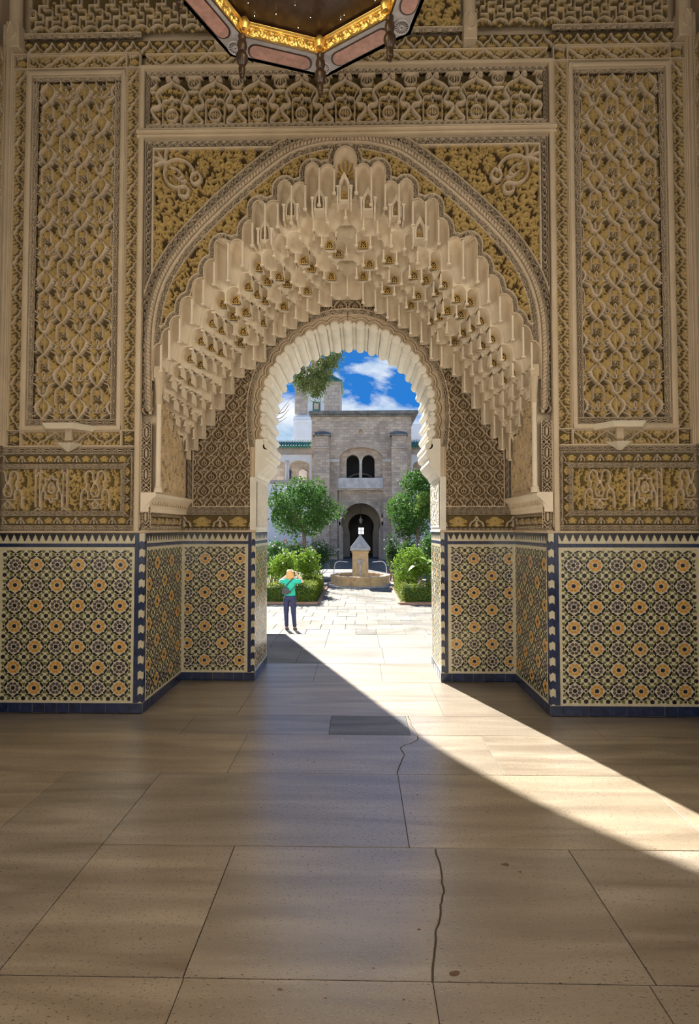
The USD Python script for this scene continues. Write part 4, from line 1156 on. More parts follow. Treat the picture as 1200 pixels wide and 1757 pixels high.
# keel-topped cells that stand out along the middle of the vault
for px, py, h in ((591, 345, .26), (548, 360, .20), (632, 360, .20), (499, 372, .20), (681, 372, .20), (455, 413, .20), (721, 410, .20)):
    y0 = YF + .045; p = at(px, py, y0); x = float(p[0]); z = float(p[2]); hw = .048
    out = sg.Polygon([(-hw, 0)] + [(a, h - .115 + b) for a, b in ((-hw, .0), (-hw * .96, .03), (-hw * .6, .07), (0, .125), (hw * .6, .07), (hw * .96, .03), (hw, .0))] + [(hw, 0)])
    inn = sg.Polygon([(-hw * .66, .012)] + [(a, h - .13 + b) for a, b in ((-hw * .66, .0), (-hw * .5, .045), (0, .075), (hw * .5, .045), (hw * .66, .0))] + [(hw * .66, .012)])
    cell = put('keel_cell', (lambda V, F: (V + [x, y0 - YF, z], F))(*PFL.mesh(extr(out.difference(inn), .13), -.125)), 'pale_plaster', vault, 30)
    V, F = PFL.mesh(extr(inn, .01), -.09); put('arched_grille_backing', (V + [x, y0 - YF, z], F), 'pale_plaster', cell)
    V, F = PFL.mesh(lattice(hw * .6, h * .5)); put('arched_grille', (V + [x, y0 - YF + .072, z + .012], F), 'ochre_plaster', cell)
    for s_ in (-1, 1):
        put('pendant', MB().rbox(x + s_ * (hw + .012) - .009, x + s_ * (hw + .012) + .009, y0 - .02, y0 + .1, z - .04, z + h * .45, .002).rbox(x + s_ * (hw + .012) - .018, x + s_ * (hw + .012) + .018, y0 - .03, y0 + .1, z + h * .45, z + h * .45 + .016, .003).get(), 'pale_plaster', cell)

fan = MB()                                              # palm leaf in the top hood
for a in range(-3, 4):
    an = math.radians(90 + a * 24); L = .15 - .012 * abs(a); d = np.array([math.cos(an), math.sin(an)])
    e = d * L; fan.tm(extr(sg.LineString([(0, 0), e * .55, e + np.array([a * .008, -.004 * a * a])]).buffer(.010, 4), .02)); m = trimesh.creation.icosphere(1, .017); m.apply_translation((e[0] + a * .008, e[1] - .004 * a * a, .012)); fan.tm(m)
v, f = fan.get(); zt_ = ROW0[len(ROW0) // 2][2]; V, F = PFL.mesh(trimesh.Trimesh(v, f, process=False), -.13); put('palm_leaf', (V + [0, 0, zt_ - .22], F), 'ochre_plaster', vault, 30)


# ------------------------------------------------------------------ floor of the hall
floor = xf('floor', kind='structure')
FV = lambda y: 1440.0 / (y - 908.0)                      # depth of the floor seen at a pixel row
fx = lambda px, y: (px - 617.0) / 900.0 * FV(y) + .125
RY = [-4.6, -2.6, -.7, .55, 1.25, FV(1660), FV(1442), FV(1321), FV(1256), FV(1224), FV(1168), FV(1137), 7.15, 8.04]
LEFT = fx(182, 1440)
put('slab_bed', MB().box(-XC - .4, XC + .4, -4.6, 8.0, -.14, -.012).get(), 'grout', floor)
JOINTS = {0: [-2, 0, 2], 1: [-2.2, -.9, .6, 1.9], 2: [-1.0, .1, 1.1], 3: [-.35, .6], 4: [fx(322, 1660), fx(745, 1700), fx(1095, 1660)], 5: [fx(405, 1445), fx(967, 1445)], 6: [fx(683, 1330), fx(1085, 1325)],
          7: [fx(425, 1260), fx(842, 1290)], 8: [fx(325, 1240), fx(567, 1240), fx(699, 1240), fx(1020, 1250)], 9: [fx(430, 1190), fx(745, 1190)], 10: [fx(540, 1160), fx(655, 1160)], 11: [fx(520, 1110), fx(655, 1110)], 12: [-1.1, -.35, .4, 1.1]}
CRACKS = [[(745, 1442), (757, 1500), (755, 1530), (748, 1565), (742, 1610), (739, 1660)], [(716, 1256), (712, 1266), (688, 1276), (692, 1290), (684, 1308), (681, 1321)], [(700, 1224), (706, 1240), (716, 1256)]]
crack_poly = so.unary_union([sg.LineString(spline([(fx(a, b), FV(b)) for a, b in c], 5) + np.random.default_rng(9).normal(0, .003, (len(c) * 5 - 4, 2))).buffer(.0022 if k == 0 else .002) for k, c in enumerate(CRACKS)])
DARK = [(690, 1385)]


def slab(poly, mat, z=0.0, gap=.0015, parent=floor, name='floor_slab', t=.012):
    poly = poly.buffer(-gap)
    for g in getattr(poly, 'geoms', [poly]):
        if g.area < 1e-3:
            continue
        m = MB(); a = extr(g, t - .0015); a.apply_translation((0, 0, z - t)); m.tm(a)
        b = extr(g.buffer(-.0015), .0015); b.apply_translation((0, 0, z - .0015)); m.tm(b)
        put(name, m.get(), mat, parent)


rf = np.random.default_rng(4)
for r in range(len(RY) - 1):
    y0, y1 = RY[r], RY[r + 1]
    xa = LEFT if 1.2 < y0 < 3.4 else -XC
    xb = XC
    if y0 > 4.5:
        xa, xb = (-NW, NW) if y0 < 5.5 else ((-JX, JX) if y0 < 6.2 else (-3.4, 3.4))
    js = [x for x in JOINTS[r] if xa + .15 < x < xb - .15]
    for x0, x1 in zip([xa] + js, js + [xb]):
        P = sg.box(x0, y0, x1, y1)
        if r == 10:
            P = sg.box(x0, y0, x1, 6.3)
        if r == 11:
            P = sg.box(x0, 6.3, x1, y1)
        P = P.difference(crack_poly)
        c = P.centroid
        dk = r == 8 and fx(567, 1240) - .01 < c.x < fx(699, 1240)
        tilt = 0.0
        slab(P, 'dark_slab' if dk else ('terrace_stone' if r > 10 else ('travertine_along' if (r in (5, 7) and c.x > fx(960, 1445)) or (r in (4, 5) and c.x < fx(400, 1445)) else 'travertine')), tilt, .0020 if r in (5, 6) else .0015)
for x0, x1, ys in ((-XC, LEFT - .62, [1.2, 2.3, 3.487]), (LEFT - .62, LEFT, [1.2, 3.487])):
    for a, b in zip(ys[:-1], ys[1:]):
        slab(sg.box(x0, a, x1, b), 'travertine_along')
pits = MB(); rp_ = np.random.default_rng(21)                # larger pits, open at the surface
for px, py, s_ in ((860, 1468, .026), (885, 1480, .012), (775, 1646, .030), (716, 1576, .012), (715, 1355, .014), (832, 1383, .010), (540, 1302, .012), (820, 1235, .010), (470, 1290, .012), (484, 1677, .012), (640, 1640, .008), (700, 1730, .012), (592, 1752, .018), (560, 1690, .008), (690, 1690, .008)):
    a = np.linspace(0, 2 * PI, 10, endpoint=False); r_ = s_ * (.5 + .5 * rp_.random(10)) * .6
    pts = np.column_stack([fx(px, py) + r_ * 1.5 * np.cos(a), FV(py) + r_ * np.sin(a), np.full(10, .0006)])
    k = pts.mean(0) + [0, 0, -.0004]
    pits.add(np.vstack([pts, k]), [(i, (i + 1) % 10, 10) for i in range(10)])
put('pits', pits.get(), 'soil', floor, kind='stuff')
put('terrace_step', MB().box(-3.4, 3.4, 8.04, 8.36, -.5, -.17).box(-3.4, 3.4, 8.36, 8.68, -.6, -.34).box(-3.4, 3.4, 8.68, 9.0, -.8, -.51).box(-3.4, 3.4, 9.0, 9.32, -1.2, -.68).box(-3.4, 3.4, 9.32, 9.64, -1.2, -.85).box(-3.4, 3.4, 9.64, 9.96, -1.2, -1.02).box(-3.4, 3.4, 7.9, 8.045, -.5, -.016).get(), 'terrace_stone', floor)

# ------------------------------------------------------------------ chandelier
CC = np.array([-.157, 2.304, 4.27]); RO, RI = .715, .570
ch = xf('chandelier', CC, label='octagonal wooden chandelier with painted panels, gilt rim and turned drops', cat='chandelier')
a8 = [math.atan2(3.0 - CC[1], -.078 - CC[0]) + i * PI / 4 for i in range(8)]
vec = lambda r, i, z: np.array([r * math.cos(a8[i % 8]), r * math.sin(a8[i % 8]), z])


def prism(quad_low, h):
    q = np.asarray(quad_low, float); n = len(q); up = q + [0, 0, h]
    f = [(0, i + 1, i) for i in range(1, n - 1)] + [(n, n + i, n + i + 1) for i in range(1, n - 1)]
    for i in range(n):
        j = (i + 1) % n; f += [(i, j, n + j), (i, n + j, n + i)]
    return np.vstack([q, up]), np.array(f)


gold_m = Motif(.12, .072, False, .0025)
for q in (0, .06, .12):
    gold_m.st(spiral((q, .036), .022, 0 if q != .06 else 180, 1.3), .0045, 1.0, CREAM, 'round'); leaf_strokes(gold_m, (q + .03, .02), .03, 80, .007, .9, CREAM)
gold_m.build()
for i in range(8):
    o0, o1, i0, i1 = vec(RO, i, 0), vec(RO, i + 1, 0), vec(RI, i, 0), vec(RI, i + 1, 0)
    put('soffit_board', prism([o0, o1, i1, i0], .03), 'painted_grey', ch)
    # long round-ended painted cartouche, let into the board, and its dark border
    mid = (o0 + o1 + i0 + i1) / 4; d = (o1 - o0) / np.linalg.norm(o1 - o0); n = np.cross([0, 0, 1.0], d)
    fr = np.stack([d, n, [0, 0, 1.0]], 1)
    for nm, hl, rr, z, mt in (('cartouche_border', .135, .046, -.003, 'dark_wood'), ('cartouche', .132, .039, -.006, 'painted_rose')):
        st = extr(sg.LineString([(-hl, 0), (hl, 0)]).buffer(rr, 8), .006); v = np.asarray(st.vertices) @ fr.T + mid + [0, 0, z]; put(nm, (v, st.faces), mt, ch)
    # rosette at the corner: a ring and spokes
    c = vec((RO + RI) / 2 + .005, i, -.004); rs = MB().tm(trimesh.creation.torus(.040, .005, 20, 6)).tm(trimesh.creation.torus(.010, .006, 12, 6))
    for q in range(16):
        a = q * PI / 8; rs.tm(tube([(.010 * math.cos(a), .010 * math.sin(a), 0), (.038 * math.cos(a), .038 * math.sin(a), 0)], .0026, 5))
    v, f = rs.get(); put('rosette', (v + c, f), 'painted_grey', ch, 40)
    # outer fascia, gilt inner rim with scrolls
    put('fascia', prism([o0, o1, vec(RO - .02, i + 1, 0), vec(RO - .02, i, 0)], .16), 'painted_rose', ch)
    L = np.linalg.norm(i1 - i0); pl = Plane(CC * 0 + i0 + [0, 0, 0], (i1 - i0) / L, -(i0 + i1) / np.linalg.norm(i0 + i1))
    nu, nv = 90, 26; U, V_ = np.meshgrid(np.linspace(0, L, nu), np.linspace(-.004, .085, nv)); H, _ = gold_m.sample(U / L * .48, np.clip((V_ - .006) / .075 * .072, 0, .071)); H = np.where((V_ < .006) | (V_ > .079), 1, H)
    P = pl.p(U, V_, .004 + .010 * H).reshape(-1, 3); k = np.arange(nu * nv).reshape(nv, nu); A_, B_, C_, D_ = (x.ravel() for x in (k[:-1, :-1], k[:-1, 1:], k[1:, 1:], k[1:, :-1]))
    f = np.vstack([np.stack([A_, B_, C_], 1), np.stack([A_, C_, D_], 1)]); put('gilt_rim', (P, f[:, ::-1] if pl.flip else f), 'gold', ch, True)
    put('knob', lathe([(0, -.036), (.018, -.032), (.030, -.012), (.030, .008), (.018, .028), (0, .034)], 14, vec(RI - .03, i, .05)), 'gold', ch, 40)
    prof = [(0, -.235), (.010, -.232), (.014, -.222), (.012, -.212), (.017, -.205), (.019, -.180), (.014, -.165), (.024, -.150), (.032, -.128), (.033, -.112), (.024, -.092), (.016, -.085), (.022, -.075), (.027, -.055), (.025, -.035), (.016, -.022), (.020, -.012), (.022, .0), (0, .002)]
    put('drop', lathe(prof, 16, vec(RI - .005, i, .0)), 'dark_wood', ch, 40)
put('lid', prism([vec(RI, i, .095) for i in range(8)], .02), 'dark_wood', ch)
put('crown', lathe([(.56, .16), (.54, .30), (.40, .46), (.42, .50), (.22, .80), (.24, .84), (.05, 1.05), (0, 1.05)], 8), 'dark_wood', ch)
put('hanging_rod', tube([(0, 0, 1.0), (0, 0, CH - CC[2] - .2)], .018, 8), 'metal', ch)
rc = np.random.default_rng(8); sp = MB(); gl = MB()
for _ in range(90):
    r, a = .5 * math.sqrt(rc.random()), rc.uniform(0, 2 * PI); m = trimesh.creation.icosphere(0, rc.choice([.0016, .0022, .003])); m.apply_translation((r * math.cos(a), r * math.sin(a), .088 - .02 * rc.random())); sp.tm(m)
put('light_beads', sp.get(), 'spark', ch, kind='stuff')  # tiny glowing beads stand in for glints inside the chandelier
for i in range(8):
    c = vec(.22, i, .055); bl = put('bulb', (trimesh.creation.icosphere(2, .020)).apply_translation(c), 'bulb', ch)
    put('socket', lathe([(0, .018), (.016, .018), (.016, .04), (0, .04)], 10, c), 'gold', ch)
lamp = UsdLux.SphereLight.Define(stage, '/World/chandelier_light'); lamp.CreateRadiusAttr(.10); lamp.CreateIntensityAttr(9.0); lamp.CreateColorAttr(Gf.Vec3f(1.0, .70, .36)); lamp.AddTranslateOp().Set(Gf.Vec3d(*(CC + [0, 0, -.02])))

# ------------------------------------------------------------------ glass sconces
for px, sgn, lb in ((120, -1, "pale glass pyramid sconce on the carved wall, on the woman's side of the doorway"), (1062, 1, 'pale glass pyramid sconce on the carved wall, on the sunlit side of the doorway')):
    x = float(at(px, 745, YF)[0]); z1, z2, z3 = FZ(731), FZ(761), FZ(774)
    t = xf('wall_sconce', (x, YF - .012, 0), label=lb, cat='wall lamp', group=None)
    pln = lambda w, d, z: [np.array(q) for q in ((-w, 0, z), (-w * .55, -d, z), (w * .55, -d, z), (w, 0, z))]
    def facet(lo, hi, name, mat):
        m = MB()
        for i in range(len(lo) - 1):
            a, b, c, d = lo[i], lo[i + 1], hi[i + 1], hi[i]; n = np.cross(b - a, d - a) if np.linalg.norm(b - a) > 1e-4 else np.cross(c - d, a - d)
            n = n / np.linalg.norm(n) * .004
            V = np.array([a, b, c, d, a - n, b - n, c - n, d - n]); m.add(V, [(0, 1, 2), (0, 2, 3), (4, 6, 5), (4, 7, 6), (0, 4, 5), (0, 5, 1), (2, 6, 7), (2, 7, 3), (1, 5, 6), (1, 6, 2), (0, 3, 7), (0, 7, 4)])
        put(name, m.get(), mat, t)
    zA = z1 - .045; wA = .245 - .11 * (.045 / (z1 - z2))
    facet(pln(wA, .15, zA), pln(.245, .18, z1), 'glass_rim', 'frosted_band')
    facet(pln(.115, .075, z2), pln(wA, .15, zA), 'glass_bowl', 'frosted_glass')
    facet(pln(.012, .01, z3), pln(.115, .075, z2), 'glass_tip', 'frosted_band')
    put('wall_bracket', MB().rbox(-.03, .03, -.02, .012, z2 + .03, z1 - .02, .003).get(), 'plaster', t)


# ------------------------------------------------------------------ terrace and courtyard
GZ = -1.19
shadow_arch = xf('portico_wall', kind='structure')
po = sg.box(-5.4, -1.3, 5.4, 8.2).difference(so.unary_union([sg.Point(0, 4.6).buffer(1.93, 40), sg.box(-1.93, -1.4, 1.93, 4.6)]))
V, F = PFL.mesh(extr(po, .3)); put('wall_body', (V + [0, 10.3 - YF, 0], F), 'white_wall', shadow_arch)
court = xf('courtyard_pavement', kind='structure')
put('ground_bed', MB().box(-70, 70, 9.3, 130, GZ - .5, GZ - .02).get(), 'grout', court)
rq_ = np.random.default_rng(12)
for j, y in enumerate(np.arange(13.3, 27.0, .72)):
    xs = np.arange(-3.6 + .3 * (j % 2), 3.9, .66) if y < 19.6 else np.arange(-1.95 + .3 * (j % 2), 2.2, .66)
    xs = xs + rq_.normal(0, .05, len(xs))
    for a, b in zip(xs[:-1], xs[1:]):
        slab(sg.box(a, y, b, y + .72), 'paving', GZ + rq_.normal(0, .003), .007, court, 'paving_slab', .05)
put('paving_border', MB().box(-4.0, 4.3, 10, 13.28, GZ - .05, GZ).box(-9, -4.0, 10, 19.7, GZ - .05, GZ).box(4.3, 9, 10, 19.7, GZ - .05, GZ).box(-14, 14, 27.0, 60, GZ - .05, GZ - .004).get(), 'paving', court)
PD = lambda px, py, Y: at(px, py, Y)
stp = MB()
for i in range(4):
    stp.rbox(-2.4, 2.7, 30 + i * 3.2, 33.2 + i * 3.2, GZ - .02, GZ + .03 + .02 * i, .01)
put('dark_paving_strip', stp.get(), 'dark_slab', court)  # strip coloured dark for the shade on the steps behind the fountain

# beds with box hedges
LX = float(PD(543, 1035, 19.8)[0]); RX = float(PD(688, 1035, 19.8)[0])
put('planting_bed', MB().box(-9, LX - .05, 19.8, 29, GZ - .02, GZ + .03).box(RX + .05, 9, 19.8, 29, GZ - .02, GZ + .03).get(), 'soil', court)
put('bed_kerb', MB().rbox(-9, LX + .08, 19.55, 19.72, GZ - .02, GZ + .08, .02).rbox(RX - .08, 9, 19.55, 19.72, GZ - .02, GZ + .08, .02).rbox(LX, LX + .12, 19.7, 26.6, GZ - .02, GZ + .06, .02).rbox(RX - .12, RX, 19.7, 26.6, GZ - .02, GZ + .06, .02).get(), 'orange_curb', court)


def leaves(points, size, seed, up=.4, normals=None, fold=.25, aspect=.5):
    """Folded leaves (four triangles each) at the points."""
    r = np.random.default_rng(seed); n = len(points)
    d = r.normal(size=(n, 3)); d[:, 2] += up * .3; d /= np.linalg.norm(d, axis=1, keepdims=True)
    q = r.normal(size=(n, 3)); q[:, 2] += up
    if normals is not None:
        q = q * .6 + normals
    s = np.cross(d, q); s /= np.linalg.norm(s, axis=1, keepdims=True) + 1e-9; nn = np.cross(s, d)
    L = (size * r.uniform(.7, 1.3, n))[:, None]
    a = points; b = points + d * L * .5 + s * L * aspect * .5 + nn * L * fold * .3; c = points + d * L - nn * L * .12; e = points + d * L * .5 - s * L * aspect * .5 + nn * L * fold * .3; m = points + d * L * .5
    V = np.stack([a, b, c, e, m], 1).reshape(-1, 3); o = np.arange(n)[:, None] * 5
    F = np.concatenate([o + [0, 4, 1], o + [1, 4, 2], o + [2, 4, 3], o + [3, 4, 0]], 0)
    return V, F


def lumps(center, radii, nl, per, spread, seed, shell=True):
    r = np.random.default_rng(seed); c = r.normal(size=(nl, 3)); c /= np.linalg.norm(c, axis=1, keepdims=True)
    rad = r.uniform(.62, .95, (nl, 1)) if shell else r.uniform(0, .9, (nl, 1)) ** .5
    c = c * rad * radii; p = r.normal(size=(nl, per, 3)); p /= np.linalg.norm(p, axis=2, keepdims=True); p *= r.uniform(.4, 1, (nl, per, 1)) ** .5
    P = (c[:, None] + p * spread * np.asarray(radii)).reshape(-1, 3); nrm = (p + c[:, None] / np.asarray(radii) * .6).reshape(-1, 3)
    return P + center, nrm


def hedge_faces(x0, x1, y0, y1, z1, seed):
    r = np.random.default_rng(seed); P, N = [], []
    w, d, h = x1 - x0, y1 - y0, z1
    for A, o, u, v, n in ((w * h, (x0, y0, 0), (w, 0, 0), (0, 0, h), (0, -1, 0)), (w * d, (x0, y0, h), (w, 0, 0), (0, d, 0), (0, 0, 1)), (d * h, (x1, y0, 0), (0, d, 0), (0, 0, h), (1, 0, 0)), (d * h, (x0, y0, 0), (0, d, 0), (0, 0, h), (-1, 0, 0))):
        k = int(A * 520); t = r.random((k, 2)); p = np.array(o) + t[:, :1] * u + t[:, 1:] * v
        p = p + np.array(n) * (.07 * (meshkit.noise(p * 4.5) - .4))[:, None]
        P.append(p); N.append(np.tile(np.array(n, float) + [0, 0, .5], (k, 1)))
    return np.vstack(P), np.vstack(N)


HZ = .66
for nm, segs, lb, sd in (('hedge', [(-8, LX - .1, 19.9, 20.55), (LX - .75, LX - .1, 20.55, 24.6)], 'clipped box hedge behind the standing woman', 1),
                         ('hedge', [(RX + .1, 8, 19.9, 20.55), (RX + .1, RX + .75, 20.55, 24.6)], 'clipped box hedge by the yellow-green bush, across the path from the woman', 2)):
    h = xf(nm, (0, 0, GZ), label=lb, cat='hedge', group=None); Ps, Ns, core = [], [], MB()
    for i, (a, b, c, d) in enumerate(segs):
        P, N = hedge_faces(a, b, c, d, HZ, sd * 10 + i); Ps.append(P); Ns.append(N); core.box(a + .06, b - .06, c + .06, d - .06, 0, HZ - .08)
    put('foliage', leaves(np.vstack(Ps), .085, sd, .5, np.vstack(Ns)), 'leaf_hedge', h, kind='stuff'); put('branch_core', core.get(), 'leaf_dark', h)

# orange trees
def tree(px, py, Y, rad, lb, seed, mat='leaf_tree', name='orange_tree', extra=None, n=(46, 150), lsz=.2):
    c = PD(px, py, Y); base = np.array([c[0] + .1, Y, GZ]); t = xf(name, base, label=lb, cat='tree')
    cc = c - base; P, N = lumps(cc, np.array(rad), n[0], n[1], .34, seed)
    put('crown', leaves(P, lsz, seed, .6, N), mat, t, kind='stuff')
    if extra:
        P, N = lumps(cc + extra[0], np.array(extra[1]), 14, 120, .4, seed + 5); put('crown', leaves(P, lsz, seed + 5, .6, N), 'leaf_yellow', t, kind='stuff')
    r = np.random.default_rng(seed); h = cc[2] - rad[2] * .75
    put('trunk', tube([(0, 0, 0), (.05, 0, h * .45), (-.06, .04, h * .8), (cc[0], 0, h + .2)], [.17, .13, .12, .10], 9), 'bark', t, True)
    for i in range(6):
        e = cc + np.array(rad) * .6 * np.array([math.cos(i * 1.05), math.sin(i * 1.05), r.uniform(-.2, .4)])
        put('branch', tube([(cc[0] * .8, 0, h), (cc[0] + (e[0] - cc[0]) * .5, e[1] * .4, (h + e[2]) / 2 + .1), e], [.085, .055, .02], 6), 'bark', t, True)
    return t


tree(521, 873, 33, (2.15, 2.1, 1.72), 'round-crowned orange tree behind the woman, glossy green', 3)
tree(716, 864, 33, (2.0, 1.9, 1.95), 'orange tree with yellowing leaves beside the path across from the woman', 4, extra=(np.array([.35, -1.2, -.2]), (.8, .6, .75)))


def bush(px, py, Y, rad, lb, seed, mat, flowers=None, nf=0, n=(26, 60), lsz=.12, group=None, name='rose_bush'):
    c = PD(px, py, Y); base = np.array([c[0], Y, GZ + .02]); t = xf(name, base, label=lb, cat='bush', group=group); cc = c - base
    P, N = lumps(cc, np.array(rad), n[0], n[1], .38, seed, False); P[:, 2] = np.maximum(P[:, 2], .08)
    put('foliage', leaves(P, lsz, seed, .5, N), mat, t, kind='stuff')
    r = np.random.default_rng(seed + 50); st = MB()
    for i in range(9):
        e = cc + np.array(rad) * r.uniform(-.75, .75, 3); st.tm(tube([(r.uniform(-.15, .15), r.uniform(-.15, .15), 0), e * [.6, .6, .6], e], [.02, .015, .008], 5))
    put('stems', st.get(), 'bark', t)
    for i in range(nf * 2 // 3):
        a = r.uniform(0, 2 * PI); p = cc + np.array(rad) * [math.cos(a) * r.uniform(.3, 1), -abs(math.sin(a)) * .9, r.uniform(.1, 1.1)]
        fl = MB()
        for k in range(6):
            m = trimesh.creation.icosphere(1, 1.0); m.apply_scale((.032, .016, .040)); m.apply_transform(trimesh.transformations.rotation_matrix(k * PI / 3, (0, 0, 1))); m.apply_translation((.03 * math.cos(k * PI / 3 + PI / 2), .03 * math.sin(k * PI / 3 + PI / 2), 0)); fl.tm(m)
        v, f = fl.get(); put('flower', (v * .85 + p, f), flowers, t, True)


bush(486, 972, 21.6, (.62, .5, .78), 'sunny rose bush with pale blooms right behind the woman', 11, 'leaf_rose', 'rose_white', 9, (34, 70))
bush(523, 968, 23.0, (.72, .5, .72), 'sunny yellow-green rose bush between the woman and the fountain', 12, 'leaf_rose', 'rose_white', 6, (34, 70))
bush(499, 948, 26.8, (1.0, .6, .75), 'rose bush with red blooms under the orange tree behind the woman', 13, 'leaf_dark', 'rose_red', 12, (30, 60))
bush(548, 952, 29.6, (1.15, .7, .72), 'dark green rose bush nearest the fountain, on the woman\'s side', 14, 'leaf_dark', 'rose_white', 8, (34, 60))
bush(466, 958, 24.6, (.6, .5, 1.0), 'rose bush half hidden by the tiled jamb behind the woman', 15, 'leaf_tree', 'rose_white', 6, (26, 60))
bush(707, 972, 21.8, (.75, .5, .72), 'broad yellow-green rose bush inside the hedge across the path from the woman', 16, 'leaf_rose', 'rose_white', 6, (38, 70))
bush(673, 948, 28.0, (.45, .5, .80), 'slender rose bush close to the pavilion steps, across the path from the woman', 17, 'leaf_dark', 'rose_white', 9, (26, 60))
bush(701, 944, 29.8, (.60, .5, .62), 'rose bush with white blooms under the yellowing orange tree', 18, 'leaf_tree', 'rose_white', 9, (26, 60))
bush(735, 950, 23.0, (.5, .5, .9), 'rose bush half hidden behind the big banana leaf', 19, 'leaf_tree', 'rose_white', 4, (26, 60))
bn = xf('banana_plant', np.array([PD(742, 950, 19.5)[0], 20.9, GZ]), label='banana plant with a broad pale green leaf at the door jamb', cat='plant')
for k, (a, l, z) in enumerate(((195, .85, 1.25), (150, .8, 1.5), (40, .8, 1.4), (300, .7, 1.1))):
    t = np.linspace(0, 1, 9); cx = np.cos(math.radians(a)) * l * t; cy = np.sin(math.radians(a)) * l * t; cz = z + .55 * t - .75 * t ** 2.2; w = .22 * np.sin(PI * np.clip(t * .92 + .06, 0, 1)) ** .7
    nx, ny = -np.sin(math.radians(a)), np.cos(math.radians(a)); V = np.vstack([np.column_stack([cx + nx * w * s_, cy + ny * w * s_, cz + .06 * abs(s_)]) for s_ in (-1, 0, 1)]); F = []
    for q in (0, 1):
        for i in range(8):
            b0 = q * 9 + i; F += [(b0, b0 + 1, b0 + 10), (b0, b0 + 10, b0 + 9)]
    V = np.vstack([V, V - [0, 0, .008]]); F = np.array(F); put('leaf', (V, np.vstack([F, F[:, ::-1] + 27])), 'leaf_yellow', bn, True)
put('stem', tube([(0, 0, 0), (.02, 0, .7), (0, 0, 1.4)], [.09, .07, .04], 8), 'leaf_tree', bn, True)

# fountain
FC = np.array([PD(618.5, 990, 26.6)[0], 26.6, GZ])
fo = xf('fountain', FC, label='sandstone fountain with pyramid-capped pillar in a low lobed basin', cat='fountain')
def lobed(r, n=96, k=8, amp=.10):
    a = np.linspace(0, 2 * PI, n, endpoint=False); return sg.Polygon(np.column_stack([r * (1 - amp * .5 + amp * np.abs(np.cos(k * a / 2)) ** .6) * np.cos(a), r * (1 - amp * .5 + amp * np.abs(np.cos(k * a / 2)) ** .6) * np.sin(a)]))
def ring(ro, ri, z0, z1):
    m = extr(lobed(ro).difference(lobed(ri)) if ri else lobed(ro), z1 - z0); m.apply_translation((0, 0, z0)); return m
put('step', ring(1.78, 0, 0, .05), 'fountain_cap', fo)
put('basin_wall', MB().tm(ring(1.40, 1.20, .05, .40)).tm(ring(1.44, 1.18, .40, .50)).tm(ring(1.46, 1.22, .05, .12)).get(), 'fountain_stone', fo, 30)
put('basin_floor', ring(1.2, 0, .05, .12), 'fountain_stone', fo)
put('water', ring(1.19, 0, .30, .36), 'water', fo)
put('pillar', MB().rbox(-.40, .40, -.40, .40, .1, 1.72, .03).rbox(-.46, .46, -.46, .46, .1, .42, .02).rbox(-.44, .44, -.44, .44, 1.62, 1.70, .015).rbox(-.30, .30, -.42, -.38, .55, 1.5, .01).get(), 'fountain_stone', fo)
v = np.array([(-.50, -.50, 1.72), (.50, -.50, 1.72), (.50, .50, 1.72), (-.50, .50, 1.72), (-.50, -.50, 1.86), (.50, -.50, 1.86), (.50, .50, 1.86), (-.50, .50, 1.86), (-.03, -.03, 2.50), (.03, -.03, 2.50), (.03, .03, 2.50), (-.03, .03, 2.50)])
put('pyramid_cap', trimesh.convex.convex_hull(v), 'fountain_cap', fo)
ms = MB().tm(trimesh.creation.torus(.13, .03, 16, 8), trimesh.transformations.rotation_matrix(PI / 2, (1, 0, 0)))
for k in range(8):
    m = trimesh.creation.icosphere(1, .045); m.apply_translation((.09 * math.cos(k * PI / 4), 0, .09 * math.sin(k * PI / 4))); ms.tm(m)
v, f = ms.get(); put('spout_rosette', (v + [0, -.44, 1.16], f), 'fountain_cap', fo, True)
t = np.linspace(0, 1, 12); put('water_jet', tube(np.column_stack([0 * t, -.46 - .32 * t, 1.10 - .76 * t ** 2]), .018, 6), 'water', fo, True)
for s_ in (-1, 1):
    q = np.array([(1.35, .45), (1.30, .95), (1.18, 1.13), (1.0, 1.16), (.62, 1.12)]); q = spline(q, 6); put('water_jet', tube(np.column_stack([s_ * q[:, 0], 0 * q[:, 0] + .1, q[:, 1]]), .022, 6), 'rose_white', fo, True)

# ------------------------------------------------------------------ pavilion
PY = 48.0
pav = xf('pavilion', label='brown stone pavilion with horseshoe gateway and twin arched windows', cat='building')
PPV = Plane((0, PY, 0), (1, 0, 0), (0, -1, 0))
q2 = lambda px, py: tuple(PD(px, py, PY)[[0, 2]])
X_ = lambda px: q2(px, 830)[0]; Z_ = lambda py: q2(619, py)[1]
def arcp(x0, x1, ytop, ybot, flat=1.0):
    c, r = (x0 + x1) / 2, (x1 - x0) / 2; a = np.linspace(PI, 0, 24); rise = r * flat
    return sg.Polygon([(x0, Z_(ybot))] + [(c + r * math.cos(t), Z_(ytop) - rise + rise * math.sin(t)) for t in a] + [(x1, Z_(ybot))])
hc, hr = q2(619.5, 897), (X_(653.5) - X_(585.5)) / 2
gate = so.unary_union([sg.Point(*hc).buffer(hr, 24), sg.box(X_(588.5), GZ - 1, X_(650.5), hc[1])])
recess = arcp(X_(583), X_(656.5), 768, 838, .5)
winA, winB = arcp(X_(594.5), X_(616.5), 779, 819.5), arcp(X_(622), X_(643.5), 779, 819.5)
frame = sg.box(X_(579), GZ - 1, X_(658), Z_(841))
front = sg.box(X_(535), GZ, X_(706.5), Z_(712)).difference(so.unary_union([recess, frame, sg.Point(*q2(619, 741)).buffer(.2, 3)]))
back = sg.box(X_(572), GZ, X_(668), Z_(748)).difference(so.unary_union([gate, winA, winB]))
put('front_wall', PPV.mesh(extr(front, .5), -.5), 'pavilion_stone', pav)
